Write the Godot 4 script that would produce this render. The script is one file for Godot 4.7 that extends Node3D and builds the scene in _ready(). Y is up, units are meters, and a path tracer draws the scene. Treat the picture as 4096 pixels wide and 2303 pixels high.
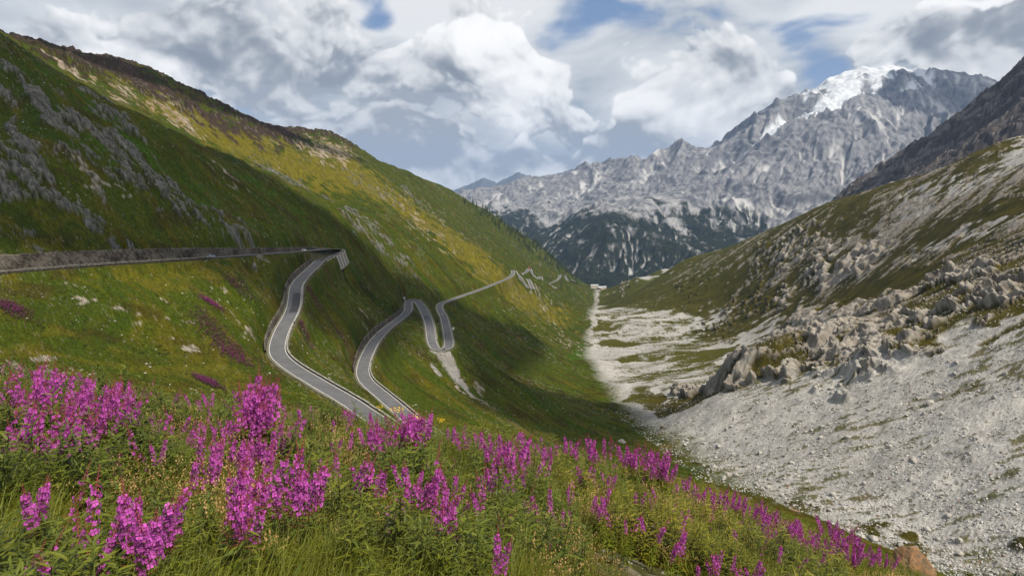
extends Node3D
# An alpine pass road winding down a valley towards a glaciated massif, seen from a bank of flowering fireweed.
# The camera stands at the origin and looks down -z; heights are metres above the camera.
const SURVEY := [-14.0, 3.0, 8.0, -5.0, 1.6, 8.0, 0.0, 0.8, 8.0, 5.0, -1.0, 8.0, 12.0, -3.5, 8.0, -14.0, -0.4, -2.0, -5.0, -1.8, -2.0, 0.0, -2.6, -2.0, 5.0, -4.4, -2.0, 12.0, -7.0, -2.0, -14.0, -1.8, -6.0, -5.0, -3.2, -6.0, 0.0, -4.0, -6.0, 5.0, -5.8, -6.0, 12.0, -8.3, -6.0, -14.0, -3.8, -12.0, -5.0, -5.2, -12.0, 0.0, -6.0, -12.0, 5.0, -7.8, -12.0, 12.0, -10.4, -12.0, -40.0, -2.0, 8.0, 40.0, -20.0, 0.0, -14.0, -7.0, -17.0, -7.0, -8.6, -18.0, 0.0, -8.9, -18.0, 9.0, -11.7, -18.0, -32.9, -12.6, -30.0, -65.8, -23.4, -60.0, -109.6, -33.0, -100.0, -25.1, -12.6, -30.0, -50.3, -24.0, -60.0, -83.8, -33.5, -100.0, -15.2, -13.8, -30.0, -30.4, -26.1, -60.0, -50.7, -40.0, -100.0, -6.4, -15.3, -30.0, -12.7, -29.1, -60.0, -21.2, -46.2, -100.0, -0.0, -15.9, -30.0, -0.0, -31.2, -60.0, -0.0, -60.0, -120.0, -0.1, -84.6, -180.0, 7.6, -13.4, -25.0, 15.2, -25.6, -50.0, 27.4, -47.7, -90.0, 60.8, -104.0, -200.0, 15.0, -16.5, -25.0, 26.9, -28.7, -45.0, 47.9, -52.8, -80.0, 77.8, -86.5, -130.0, 28.5, -24.0, -30.0, 56.9, -45.9, -60.0, 94.9, -76.5, -100.0, 35.6, -31.5, -30.0, 95.1, -76.0, -80.0, -112.3, -37.9, -130.0, -128.0, -32.1, -150.0, -117.7, -41.3, -165.0, -86.3, -48.8, -150.0, -103.3, -41.7, -195.0, -114.8, -33.2, -235.0, -133.8, -30.9, -190.0, -70.3, -54.6, -150.0, -138.2, -27.7, -150.0, -164.2, -23.3, -150.0, -48.4, -58.6, -150.0, -115.4, -46.8, -396.0, -114.2, -51.3, -400.0, -114.8, -50.9, -380.0, -111.4, -57.9, -410.0, -173.9, -23.2, -158.0, -161.6, -22.8, -177.0, -148.9, -23.5, -204.0, -133.1, -25.3, -243.0, -127.4, -30.8, -330.0, -122.9, -34.0, -388.0, -122.2, -37.1, -394.0, -119.3, -37.6, -352.0, -110.9, -41.1, -296.0, -102.4, -45.5, -262.0, -96.4, -50.4, -240.0, -91.4, -53.5, -216.0, -85.1, -57.0, -200.0, -74.1, -59.5, -189.0, -60.7, -61.0, -177.0, -49.5, -62.6, -167.0, -40.4, -64.0, -158.0, -33.1, -65.0, -150.0, -21.5, -79.5, -172.0, -29.7, -76.6, -180.0, -40.4, -75.1, -194.0, -54.5, -75.6, -217.0, -68.0, -78.9, -248.0, -74.1, -78.4, -281.0, -78.2, -79.7, -333.0, -77.6, -82.7, -395.0, -86.4, -85.9, -462.0, -82.2, -86.8, -476.0, -63.7, -84.2, -408.0, -53.4, -88.0, -362.0, -48.0, -93.9, -346.0, -41.8, -95.6, -362.0, -51.6, -98.2, -430.0, -66.4, -100.8, -510.0, -64.7, -104.0, -575.0, -39.5, -114.8, -715.0, -4.8, -125.7, -900.0, 1.1, -126.1, -1000.0, -1.6, -126.5, -1015.0, 14.6, -138.9, -995.0, 31.1, -156.6, -975.0, 35.0, -156.1, -1010.0, 30.1, -155.2, -1090.0, 20.3, -161.3, -1200.0, 36.7, -165.1, -1310.0, 44.0, -168.3, -1330.0, 54.1, -181.3, -1290.0, 64.7, -187.2, -1350.0, 72.4, -191.9, -1330.0, 90.2, -209.4, -1355.0, 70.2, -193.1, -1340.0, 97.5, -218.1, -1385.0, 105.1, -223.4, -1430.0, 120.1, -229.6, -1570.0, 150.0, -235.5, -1740.0, 169.3, -246.1, -1750.0, 194.6, -269.5, -1760.0, 242.0, -303.8, -1890.0, -345.0, 109.3, -330.0, -278.8, 85.3, -325.0, -250.1, 64.0, -335.0, -219.3, 46.5, -355.0, -210.5, 33.8, -400.0, -170.6, 10.1, -450.0, -146.2, -17.2, -540.0, -110.3, -51.9, -660.0, -60.9, -96.9, -800.0, -215.8, 24.7, -245.0, -186.6, -3.0, -208.0, -177.5, 8.7, -260.0, -155.8, -12.6, -225.0, -170.7, -0.2, -320.0, -139.8, -16.3, -290.0, -143.9, -16.5, -390.0, -251.1, 15.5, -230.0, -132.0, -27.8, -440.0, -109.1, -59.6, -470.0, -68.4, -98.8, -700.0, -96.1, -76.4, -570.0, -393.7, 122.2, -376.2, -492.5, 158.0, -468.6, -318.1, 94.9, -370.5, -398.5, 124.0, -461.5, -299.8, 82.0, -376.2, -375.8, 108.1, -468.6, -285.4, 70.5, -381.9, -357.9, 93.9, -475.7, -268.7, 60.3, -393.3, -337.3, 81.5, -489.9, -250.2, 50.4, -404.7, -314.5, 69.4, -504.1, -240.3, 35.5, -456.0, -302.5, 51.9, -568.0, -216.5, 21.1, -484.5, -273.3, 34.5, -603.5, -194.7, 8.1, -513.0, -246.5, 18.7, -639.0, -181.9, -7.3, -558.6, -230.9, 0.4, -695.8, -262.7, 74.1, -330.0, -235.5, 55.2, -345.0, -189.7, 21.4, -425.0, -351.6, 85.6, -640.0, -291.2, 43.5, -720.0, -254.0, 44.6, -950.0, -202.0, -0.5, -750.0, -180.3, -13.0, -900.0, -124.6, -40.1, -950.0, -83.1, -77.2, -1100.0, -24.3, -122.9, -1250.0, -176.2, -10.3, -1350.0, -43.4, -104.2, -1650.0, 48.1, -174.4, -1600.0, 43.5, -160.0, -1900.0, -629.3, 187.5, -600.0, -529.6, 169.2, -640.0, -534.2, 172.5, -680.0, -530.4, 171.1, -710.0, -536.4, 171.3, -740.0, -533.1, 175.4, -760.0, -521.2, 178.5, -780.0, -519.3, 175.4, -800.0, -502.3, 162.6, -840.0, -492.5, 150.9, -860.0, -486.5, 146.9, -890.0, -478.3, 136.5, -930.0, -464.1, 124.3, -1020.0, -447.4, 128.7, -1080.0, -422.0, 133.2, -1130.0, -409.8, 130.6, -1160.0, -396.0, 134.7, -1190.0, -381.2, 134.1, -1220.0, -364.3, 115.8, -1250.0, -318.0, 90.2, -1370.0, -266.6, 66.4, -1500.0, -185.6, 27.9, -1700.0, -49.8, -60.4, -1900.0, 90.6, -161.9, -2060.0, 202.9, -273.9, -2160.0, 293.8, -354.7, -2260.0, -825.0, 134.9, -750.0, -701.7, 106.8, -800.0, -691.3, 102.0, -975.0, -619.9, 24.3, -1275.0, -516.3, 15.3, -1525.0, -373.1, -79.5, -1875.0, -102.2, -250.4, -2375.0, 213.7, -489.9, -2700.0, -37.1, -126.1, -590.0, -27.3, -123.8, -430.0, 5.6, -150.8, -620.0, 4.7, -149.7, -520.0, -20.6, -116.4, -320.0, 34.7, -152.8, -420.0, 75.6, -184.2, -640.0, 2.7, -123.5, -290.0, 40.3, -179.1, -900.0, 77.6, -205.1, -960.0, 137.1, -246.4, -1450.0, 162.7, -258.2, -1400.0, 274.6, -332.7, -2000.0, 330.2, -350.0, -2180.0, 187.7, -254.8, -1280.0, 121.1, -220.5, -880.0, 100.7, -207.3, -720.0, 93.6, -189.9, -570.0, 96.3, -178.3, -480.0, 102.2, -161.8, -380.0, 107.1, -144.1, -290.0, 110.6, -127.1, -220.0, 122.4, -113.2, -165.0, 144.9, -106.8, -145.0, 179.9, -83.7, -150.0, 217.4, -60.6, -150.0, 255.0, -41.3, -150.0, 292.5, -18.8, -150.0, 330.0, 2.0, -150.0, 145.6, -117.4, -240.0, 214.2, -80.1, -240.0, 282.8, -35.8, -240.0, 351.4, -2.7, -240.0, 420.0, 34.9, -240.0, 137.2, -132.6, -360.0, 222.9, -89.6, -360.0, 308.6, -39.6, -360.0, 394.3, 4.7, -360.0, 480.0, 53.1, -360.0, 126.3, -175.3, -520.0, 176.3, -169.3, -520.0, 231.3, -161.3, -520.0, 452.8, 10.3, -520.0, 560.0, 73.1, -520.0, 140.7, -204.3, -720.0, 220.7, -197.3, -720.0, 315.7, -183.3, -720.0, 600.0, 66.9, -720.0, 161.1, -217.5, -950.0, 251.1, -208.5, -950.0, 346.1, -192.5, -950.0, 520.0, -14.3, -950.0, 222.7, -246.1, -1250.0, 287.0, -211.3, -1250.0, 351.3, -180.8, -1250.0, 415.7, -139.8, -1250.0, 480.0, -105.8, -1250.0, 222.7, -362.1, -1600.0, 289.5, -327.5, -1600.0, 356.3, -284.1, -1600.0, 423.2, -250.5, -1600.0, 490.0, -211.7, -1600.0, 365.2, -339.1, -2000.0, 403.9, -319.2, -2000.0, 442.6, -296.2, -2000.0, 481.3, -279.1, -2000.0, 520.0, -254.6, -2000.0, 582.8, 55.0, -660.0, 597.5, 46.1, -780.0, 586.7, 23.7, -890.0, 556.7, 3.2, -940.0, 520.9, -18.3, -980.0, 499.2, -44.9, -1030.0, 465.2, -80.3, -1080.0, 455.6, -96.9, -1150.0, 415.8, -147.3, -1360.0, 377.5, -239.9, -1700.0, 359.5, -335.4, -2080.0, 612.4, 85.9, -560.0, 814.4, 37.2, -728.0, 776.4, -4.0, -858.0, 781.9, -59.3, -1157.0, 623.7, -176.2, -1404.0, 559.8, -269.8, -1768.0, 510.2, -397.7, -2210.0, 487.1, -534.4, -2704.0]
const UPPER_ROAD := [-173.9, -23.2, -158.0, -165.9, -22.7, -166.0, -161.6, -22.8, -177.0, -155.8, -23.1, -190.0, -148.9, -23.5, -204.0, -139.3, -24.2, -222.0, -133.1, -25.3, -243.0, -130.3, -28.0, -285.0, -127.4, -30.8, -330.0, -124.4, -32.5, -362.0, -122.9, -34.0, -388.0, -122.4, -35.7, -397.0, -122.2, -37.1, -394.0, -120.6, -37.4, -375.0, -119.3, -37.6, -352.0, -114.2, -39.0, -322.0, -110.9, -41.1, -296.0, -107.6, -43.2, -278.0, -102.4, -45.5, -262.0, -98.9, -47.8, -251.0, -96.4, -50.4, -240.0, -94.2, -52.1, -228.0, -91.4, -53.5, -216.0, -88.3, -55.3, -206.0, -85.1, -57.0, -200.0, -80.6, -58.3, -195.0, -74.1, -59.5, -189.0, -67.3, -60.3, -183.0, -60.7, -61.0, -177.0, -55.0, -61.8, -172.0, -49.5, -62.6, -167.0, -44.5, -63.2, -162.0, -40.4, -64.0, -158.0, -36.7, -64.5, -154.0, -33.1, -65.0, -150.0, -29.1, -66.1, -146.0]
const MIDDLE_ROAD := [-21.5, -79.5, -172.0, -25.9, -77.8, -176.0, -29.7, -76.6, -180.0, -33.9, -75.9, -185.0, -40.4, -75.1, -194.0, -46.9, -74.8, -204.0, -54.5, -75.6, -217.0, -62.0, -77.3, -232.0, -68.0, -78.9, -248.0, -71.2, -78.4, -262.0, -74.1, -78.4, -281.0, -76.9, -78.9, -306.0, -78.2, -79.7, -333.0, -77.9, -81.0, -364.0, -77.6, -82.7, -395.0, -79.7, -84.0, -425.0, -86.4, -85.9, -462.0, -87.3, -86.8, -478.0, -82.2, -86.8, -476.0, -73.5, -85.1, -447.0, -63.7, -84.2, -408.0, -56.7, -84.9, -378.0, -53.4, -88.0, -362.0, -51.6, -91.9, -354.0, -48.0, -93.9, -346.0, -43.0, -94.7, -346.0, -41.8, -95.6, -362.0, -45.5, -96.3, -390.0, -51.6, -98.2, -430.0, -58.2, -99.4, -470.0, -66.4, -100.8, -510.0, -70.0, -102.1, -545.0, -64.7, -104.0, -575.0, -53.7, -109.2, -640.0, -39.5, -114.8, -715.0, -21.3, -119.2, -800.0, -4.8, -125.7, -900.0, 1.7, -126.6, -955.0, 1.1, -126.1, -1000.0]
const THIRD_ROAD := [-1.6, -126.5, -1015.0, 4.5, -127.6, -1012.0, 8.2, -132.5, -1003.0, 14.6, -138.9, -995.0, 19.9, -146.2, -985.0, 26.1, -152.4, -977.0, 31.1, -156.6, -975.0, 36.2, -158.8, -980.0, 37.0, -158.1, -990.0, 35.0, -156.1, -1010.0, 33.4, -153.2, -1035.0, 32.2, -153.4, -1060.0, 30.1, -155.2, -1090.0]
const FOURTH_ROAD := [20.3, -161.3, -1200.0, 24.2, -162.8, -1230.0, 32.1, -164.8, -1270.0, 36.7, -165.1, -1310.0, 39.4, -165.8, -1340.0, 42.6, -166.1, -1345.0, 44.0, -168.3, -1330.0, 45.2, -171.9, -1310.0, 49.1, -176.6, -1300.0, 54.1, -181.3, -1290.0, 57.7, -184.6, -1290.0, 61.4, -185.8, -1305.0, 64.7, -187.2, -1350.0, 69.0, -187.3, -1360.0, 69.8, -188.3, -1340.0, 72.4, -191.9, -1330.0, 77.7, -197.0, -1335.0, 84.5, -203.5, -1345.0, 90.2, -209.4, -1355.0]
const LOWER_ROAD := [70.2, -193.1, -1340.0, 80.8, -201.7, -1350.0, 89.3, -209.9, -1365.0, 97.5, -218.1, -1385.0, 104.7, -223.1, -1400.0, 110.2, -225.1, -1415.0, 105.1, -223.4, -1430.0, 96.8, -224.0, -1480.0, 106.9, -226.1, -1520.0, 120.1, -229.6, -1570.0, 132.8, -231.9, -1620.0, 143.7, -234.5, -1690.0, 150.0, -235.5, -1740.0, 158.2, -235.5, -1760.0, 165.9, -239.9, -1760.0, 169.3, -246.1, -1750.0, 176.0, -254.5, -1740.0, 183.1, -260.7, -1745.0, 194.6, -269.5, -1760.0, 206.9, -280.8, -1790.0, 221.8, -292.3, -1830.0, 242.0, -303.8, -1890.0, 269.1, -315.8, -1960.0]
const HOTEL_LANE := [200.3, -270.2, -1900.0, 209.9, -274.7, -1890.0, 218.1, -281.1, -1890.0, 225.3, -288.6, -1900.0, 236.1, -299.2, -1930.0]
# patches of ground cover: start x, z, end x, z, half width in metres
const PATCHES := {
	"dark_rock": [-250, -292, -222, -287, 10.2, -241, -291, -212, -281, 7.0, -235, -328, -212, -325, 5.1, -210, -302, -174, -289, 6.7, -219, -249, -195, -236, 5.1, -203, -235, -177, -226, 7.3, -201, -223, -179, -216, 5.9, -179, -224, -157, -217, 4.0, -186, -273, -153, -272, 4.2, -167, -284, -132, -273, 5.1, -150, -295, -132, -289, 3.7, -274, -633, -236, -639, 9.8, -252, -690, -114, -564, 6.6, -141, -495, -103, -543, 4.4, -195, -258, -171, -257, 2.9, -207, -1077, -161, -1014, 8.8, -252, -894, -193, -933, 9.0],
	"pale_gravel": [-182, -243, -171, -245, 1.4, -141, -177, -118, -172, 1.4, -118, -124, -107, -123, 1.6, -114, -128, -105, -124, 1.4, -182, -353, -163, -363, 1.3, -89, -324, -82, -329, 1.8, -33, -323, -13, -318, 2.7, -104, -194, -102, -216, 0.4, -126, -275, -120, -283, 1.2, -115, -185, -109, -185, 1.0, -169, -1068, -39, -957, 3.6, -149, -795, -28, -837, 2.3, 29, -966, 70, -1065, 3.6, 38, -1020, 101, -720, 2.4, -19, -708, 78, -756, 2.1],
	"tan_scree": [-365, -606, -326, -585, 7.5, -367, -630, -328, -609, 5.2, -383, -592, -361, -599, 6.7, -389, -523, -367, -566, 5.4, -399, -510, -386, -528, 2.9, -312, -879, -295, -1029, 13.4, -345, -1014, -305, -1065, 11.7, -285, -705, -267, -705, 2.0, -302, -903, -284, -924, 2.6, -177, -918, -110, -834, 4.9, -220, -939, -189, -948, 4.0],
	"brown_crest": [-454, -550, -455, -588, 5.6, -455, -588, -453, -645, 8.7, -434, -596, -455, -687, 10.8, -456, -681, -398, -678, 21.0, -416, -645, -385, -663, 12.9, -389, -663, -368, -705, 19.3, -359, -687, -343, -753, 15.2, -343, -753, -347, -927, 15.4, -392, -489, -410, -561, 4.4, -488, -587, -493, -612, 12.9, -493, -612, -498, -639, 13.5, -498, -639, -504, -669, 14.1, -504, -669, -497, -684, 14.7, -497, -684, -490, -705, 15.0, -490, -705, -506, -765, 15.5, -506, -765, -485, -771, 16.8, -485, -771, -467, -783, 17.0, -467, -783, -447, -792, 17.2, -447, -792, -426, -801, 17.4, -426, -801, -403, -816, 17.6, -403, -816, -388, -855, 18.0, -388, -855, -378, -912, 18.8, -378, -912, -408, -1092, 20.1, -408, -1092, -392, -1179, 24.0, -392, -1179, -347, -1188, 25.9],
	"sunlit_dry_grass": [-345, -627, -189, -948, 38.8, -254, -951, -23, -849, 50.7, -185, -198, -155, -212, 3.8, -126, -130, -48, -167, 5.7, -147, -200, -114, -251, 6.3, -23, -849, 78, -960, 25.5, -33, -188, 14, -301, 6.9],
	"lush_grass": [-252, -329, -190, -311, 3.2, -190, -311, -137, -332, 3.2, 151, -1041, 150, -933, 8.3, 70, -633, 112, -801, 7.1, -212, -281, -186, -273, 2.3, -185, -390, -143, -404, 3.4],
	"scree": [115, -375, 243, -247, 18.6, 109, -340, 202, -201, 19.0, 122, -265, 178, -174, 17.0, 132, -201, 156, -149, 9.9, 138, -900, 316, -891, 25.2, 117, -756, 321, -726, 24.0, 117, -636, 271, -630, 20.5, 136, -888, 114, -570, 13.3, 251, -1692, 139, -1005, 5.7, 139, -1005, 160, -933, 4.1, 160, -933, 90, -678, 5.1, 90, -678, 96, -517, 5.0, 96, -517, 104, -339, 6.0, 104, -339, 113, -225, 5.2, 113, -225, 47, -60, 2.2, 392, -413, 392, -549, 3.4, 529, -566, 510, -738, 10.1, 136, -527, 137, -452, 3.4, 586, -672, 547, -618, 9.1],
	"limestone": [287, -627, 208, -313, 17.2, 174, -360, 189, -299, 4.6, 355, -693, 282, -409, 11.6, 309, -645, 338, -580, 11.2, 421, -777, 428, -663, 11.1, 348, -894, 391, -792, 8.3, 428, -987, 463, -852, 9.1, 293, -387, 291, -344, 3.6, 271, -319, 284, -293, 2.6, 332, -1713, 496, -1983, 5.2, 322, -1095, 383, -1053, 4.5, 291, -855, 328, -840, 4.2, 147, -486, 162, -361, 4.2, 236, -340, 263, -303, 4.5],
	"stony": [314, -436, 310, -322, 10.7, 467, -771, 452, -480, 22.0, 475, -1104, 492, -525, 40.1, 415, -765, 376, -409, 16.5, 371, -1266, 465, -999, 19.1, 265, -366, 286, -295, 9.3, 359, -978, 415, -819, 12.6],
	"layby": [-47, -344, -37, -337, 4.1, -40, -338, -30, -326, 3.5, -32, -327, -23, -317, 2.0, -47, -325, -43, -320, 1.6],
	"green_right": [197, -1008, 366, -834, 25.9, 167, -846, 294, -795, 9.2, 361, -621, 324, -438, 12.7, 435, -612, 396, -417, 8.7, 253, -1299, 413, -951, 23.8, 438, -1014, 491, -813, 10.3, 183, -1011, 323, -972, 8.4, 222, -356, 245, -350, 5.5],
}
const SKY_MASSES := [-2.6, 15.7, 8.0, 3.2, 1.00, 0.42, -9.7, 15.0, 2.2, 2.0, 0.50, 0.35, 4.3, 14.3, 4.4, 2.8, 0.60, 0.32, -6.8, 12.2, 3.2, 2.6, 0.40, -0.55, 1.3, 11.6, 4.8, 2.4, 0.40, 0.10, -2.0, 8.9, 2.4, 2.2, 0.50, 0.62, 0.1, 7.6, 2.4, 1.2, 0.40, 0.35, -7.3, 6.4, 6.4, 2.8, 0.60, -0.42, -0.3, 4.0, 13.2, 2.0, 1.10, -0.55, 9.1, 4.9, 6.8, 1.8, 0.90, -0.34, -11.2, 3.0, 3.2, 1.6, 0.50, -0.10, -15.5, 6.6, 8.0, 3.2, 0.80, -0.20, 15.6, 10.2, 10.4, 4.0, 0.90, 0.05, 13.5, 6.3, 4.8, 1.6, 0.50, -0.05, 34.7, 13.3, 8.8, 2.4, 1.00, 0.12, 36.6, 11.1, 8.8, 2.8, 1.00, -0.10, 38.5, 11.6, 3.6, 2.4, 0.30, 0.20, 30.0, 11.9, 2.4, 2.0, 0.60, 0.12, -34.6, 12.5, 18.0, 4.4, 0.80, -0.08, -35.1, 7.5, 16.0, 3.2, 0.60, -0.16, -19.5, 12.3, 10.4, 4.0, 0.80, -0.05, 20.6, 6.8, 2.4, 1.4, 0.50, 0.40, -7.0, 2.3, 2.4, 1.0, 0.50, 0.40, 2.9, 3.4, 3.6, 0.6, 0.50, 0.35, 15.4, 5.5, 2.0, 0.7, 0.40, 0.30, 0.5, 2.1, 16.8, 1.0, 1.00, 0.22, -11.2, 3.8, 4.8, 2.0, 0.60, -0.12, -11.9, 16.8, 3.0, 1.7, -1.50, 0.00, -13.3, 16.0, 1.6, 0.8, -0.80, 0.00, 7.3, 16.7, 3.2, 1.5, -1.40, 0.00, 5.4, 15.5, 1.6, 1.0, -0.80, 0.00, 27.7, 14.7, 4.6, 1.2, -1.60, 0.00, 25.1, 13.1, 2.0, 1.6, -1.00, 0.00, 26.8, 10.4, 1.8, 1.8, -1.30, 0.00, 18.6, 6.0, 1.0, 0.9, -0.80, 0.00, -27.4, 9.2, 3.6, 0.6, -0.80, 0.00, -23.0, 8.3, 3.6, 0.6, -0.60, 0.00]
const MASSIF := [-914, -101, -7000, -588, -5, -6900, -224, 111, -6800, 103, 234, -6600, 336, 151, -6700, 604, 274, -6600, 862, 380, -6500, 1202, 353, -6400, 1529, 381, -6300, 1713, 479, -6200, 1861, 532, -6000, 2074, 483, -5900, 2154, 545, -5800, 2305, 649, -5700, 2490, 781, -5700, 2759, 946, -5800, 3076, 1077, -5900, 3399, 1231, -6000, 3678, 1270, -6000, 3918, 1289, -6000, 4174, 1226, -5900, 4419, 1179, -5800, 4586, 1052, -5700, 4911, 735, -5500, 5678, 626, -5500, -1116, -941, -8540, 125, -558, -8052, 1051, -400, -7930, 1865, -375, -7686, 2270, -188, -7320, 2812, -35, -6954, 3753, 369, -7198, 4780, 569, -7320, 5595, 368, -6954, 6927, -34, -6710, 41, -198, -4700, 294, -364, -3700, 362, -194, -4600, 363, -422, -3150, 446, -427, -2950, 580, -402, -3000, 695, -310, -3150, 547, -235, -3350, 644, -121, -3800, 617, -67, -4600, 871, -3, -4600, 913, -156, -3700, 1015, -246, -3500, 1184, -3, -4700, 1498, 99, -5000, 1415, -62, -4300, 1366, -213, -3800, 1793, 91, -4600, 2068, 263, -4900, 1671, -165, -3900, 1985, -58, -4000, 2365, 242, -4500, 2435, 568, -5300, 2581, 590, -4900, 2974, 763, -5200, 2669, 302, -4500, 3094, 473, -4700, 2728, 137, -4100, 3743, 847, -5300, 3721, 558, -4900, 3186, 1005, -5600, 2844, 843, -5500, 2632, 699, -5500, 563, 74, -5700, 168, -4, -5700, -225, -120, -5600, 1210, 187, -5600, 1874, 249, -5300, 1990, -148, -3500, 2539, -52, -3600, 3811, 140, -4200, -900, -420, -2900, 0, -480, -2750, 350, -480, -2700, 700, -450, -2700, 1300, -350, -2700, 2200, -200, -2700, -600, -300, -4200, 3200, 0, -3500]
const CRAG := [1666, 633, -1500, 1493, 506, -1500, 1367, 422, -1500, 1309, 360, -1520, 1295, 334, -1540, 1292, 299, -1580, 1292, 262, -1640, 1287, 227, -1700, 1278, 189, -1760, 1274, 137, -1850, 1284, 69, -1950, 1273, -16, -2050, 926, 99, -1050, 964, 111, -1180, 918, 81, -1200, 944, 54, -1350, 951, -1, -1500, 1051, 183, -1100, 1134, 242, -1050, 1121, 191, -1360, 1097, 135, -1440, 1166, 258, -1300, 2183, 258, -1875, 1809, 47, -1875, 1715, -96, -1975, 1708, -198, -2125, 1692, -326, -2312, 1692, -528, -2562]
const BLUE_RIDGE := [-2316, -203, -14000, -1529, 201, -14000, -1188, 325, -14000, -701, 563, -14000, -363, 420, -14000, 121, 705, -14000, 508, 563, -14000, 797, 591, -14000, 1183, 658, -14000, 1471, 752, -14000, 1859, 677, -14000, 2147, 752, -14000, 2576, 922, -14000, 2916, 828, -14000, 3405, 658, -14000, 4186, 468, -14000, 4966, 373, -14000]
# clumps of fireweed: x, z, spread, how many, height, where
const CLUMPS := [
	[-2.19, -2.90, 0.22, 13, 0.95, "beside the long grass in the lower left corner"],
	[-2.16, -2.60, 0.09, 5, 0.77, "at the very bottom left edge"],
	[-2.46, -2.60, 0.10, 3, 0.77, "hugging the lower left edge"],
	[-2.98, -3.25, 0.14, 5, 0.82, "above the lower left corner"],
	[-1.82, -3.40, 0.13, 9, 1.02, "in the tall central left clump"],
	[-1.90, -3.95, 0.24, 14, 1.06, "in the dense clump left of the dark leaves"],
	[-1.62, -4.05, 0.12, 5, 1.00, "just right of the dense left clump"],
	[-1.47, -4.80, 0.07, 3, 1.12, "standing alone among dark leaves left of centre"],
	[-0.93, -5.20, 0.14, 10, 1.03, "in the clump at the bottom centre left"],
	[-0.60, -4.45, 0.13, 8, 0.91, "low in the bottom centre"],
	[-0.12, -3.70, 0.08, 2, 0.87, "at the bottom edge in the centre"],
	[0.43, -5.23, 0.07, 2, 0.57, "above the white stones at the bottom"],
	[-2.68, -4.85, 0.26, 7, 0.87, "in the golden grass left of centre"],
	[-1.11, -4.45, 0.12, 3, 0.82, "half faded in the bottom centre"],
	[-5.85, -6.60, 0.42, 34, 1.08, "on the skyline of the bank at the far left"],
	[-4.94, -6.40, 0.36, 34, 1.07, "on the bank crest left of the bare gap"],
	[-4.93, -5.25, 0.18, 14, 0.98, "at the left edge below the crest"],
	[-4.55, -5.30, 0.22, 24, 0.92, "in the left middle of the bank"],
	[-3.32, -6.95, 0.22, 31, 1.35, "in the tallest clump rising before the hillside"],
	[-4.49, -7.50, 0.58, 34, 0.74, "in the low row left of the tallest clump"],
	[-3.16, -6.00, 0.34, 31, 0.86, "below the tallest clump"],
	[-2.95, -6.75, 0.19, 15, 0.86, "right of the tallest clump"],
	[-5.04, -16.15, 0.40, 17, 1.31, "in front of the upper road"],
	[-2.10, -8.25, 0.29, 31, 0.91, "before the gap between the two roads"],
	[-1.51, -8.25, 0.23, 24, 1.16, "in front of the middle road"],
	[-0.72, -9.90, 0.49, 14, 0.92, "on the crest right of the middle road"],
	[0.22, -13.35, 0.19, 8, 1.11, "in the dark leafy clump on the centre crest"],
	[0.08, -8.30, 0.53, 30, 1.03, "in the centre of the bank below the crest"],
	[-0.24, -6.70, 0.29, 9, 0.92, "in the middle of the bank"],
	[1.30, -13.15, 0.56, 17, 1.04, "on the crest right of the centre"],
	[2.07, -13.05, 0.41, 17, 1.23, "in the sparse row before the valley floor"],
	[1.46, -9.55, 0.34, 10, 0.83, "thinly spread right of the centre"],
	[3.05, -13.05, 0.41, 24, 1.40, "in the wide clump near the white boulder"],
	[3.75, -12.90, 0.23, 15, 1.40, "at the right end of the wide clump"],
	[4.84, -13.55, 0.48, 27, 1.07, "in the long slanting row, upper end"],
	[6.08, -14.25, 0.50, 31, 1.07, "in the long slanting row, second stretch"],
	[6.49, -12.85, 0.50, 31, 1.07, "in the long slanting row below the flat orange rock"],
	[6.54, -11.35, 0.40, 31, 1.07, "in the long slanting row, lower stretch"],
	[8.40, -13.05, 0.37, 20, 1.40, "in the raised clump right of the flat orange rock"],
	[7.36, -11.35, 0.36, 24, 1.02, "at the foot of the long slanting row"],
	[10.11, -14.15, 0.35, 17, 1.05, "beside the orange boulder at the lower right"],
	[2.34, -9.30, 0.16, 5, 0.75, "alone on the grassy right half of the bank"],
	[1.15, -7.10, 0.12, 5, 0.74, "alone below the sparse row"],
]

var noise_a := FastNoiseLite.new()      # broad
var noise_b := FastNoiseLite.new()      # fine
var noise_r := FastNoiseLite.new()      # ridged
var noise_s := FastNoiseLite.new()      # cloud shapes
var noise_w := FastNoiseLite.new()      # warping
var noise_c := FastNoiseLite.new()      # blocks
var noise_k := FastNoiseLite.new()      # the joints between them
var rng := RandomNumberGenerator.new()
var used_names := {}
var road_cells := {}
var road_points: Array[PackedVector3Array] = []
var road_half: PackedFloat32Array = []

func _ready() -> void:
	rng.seed = 20
	set_noises()
	set_camera_and_light()
	build_terrain()
	build_massif()
	build_crag()
	build_blue_ridge()
	build_roads()
	build_clouds()
	build_hotel()
	build_vehicles()
	build_trees()
	build_rocks()
	build_meadow()

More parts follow.
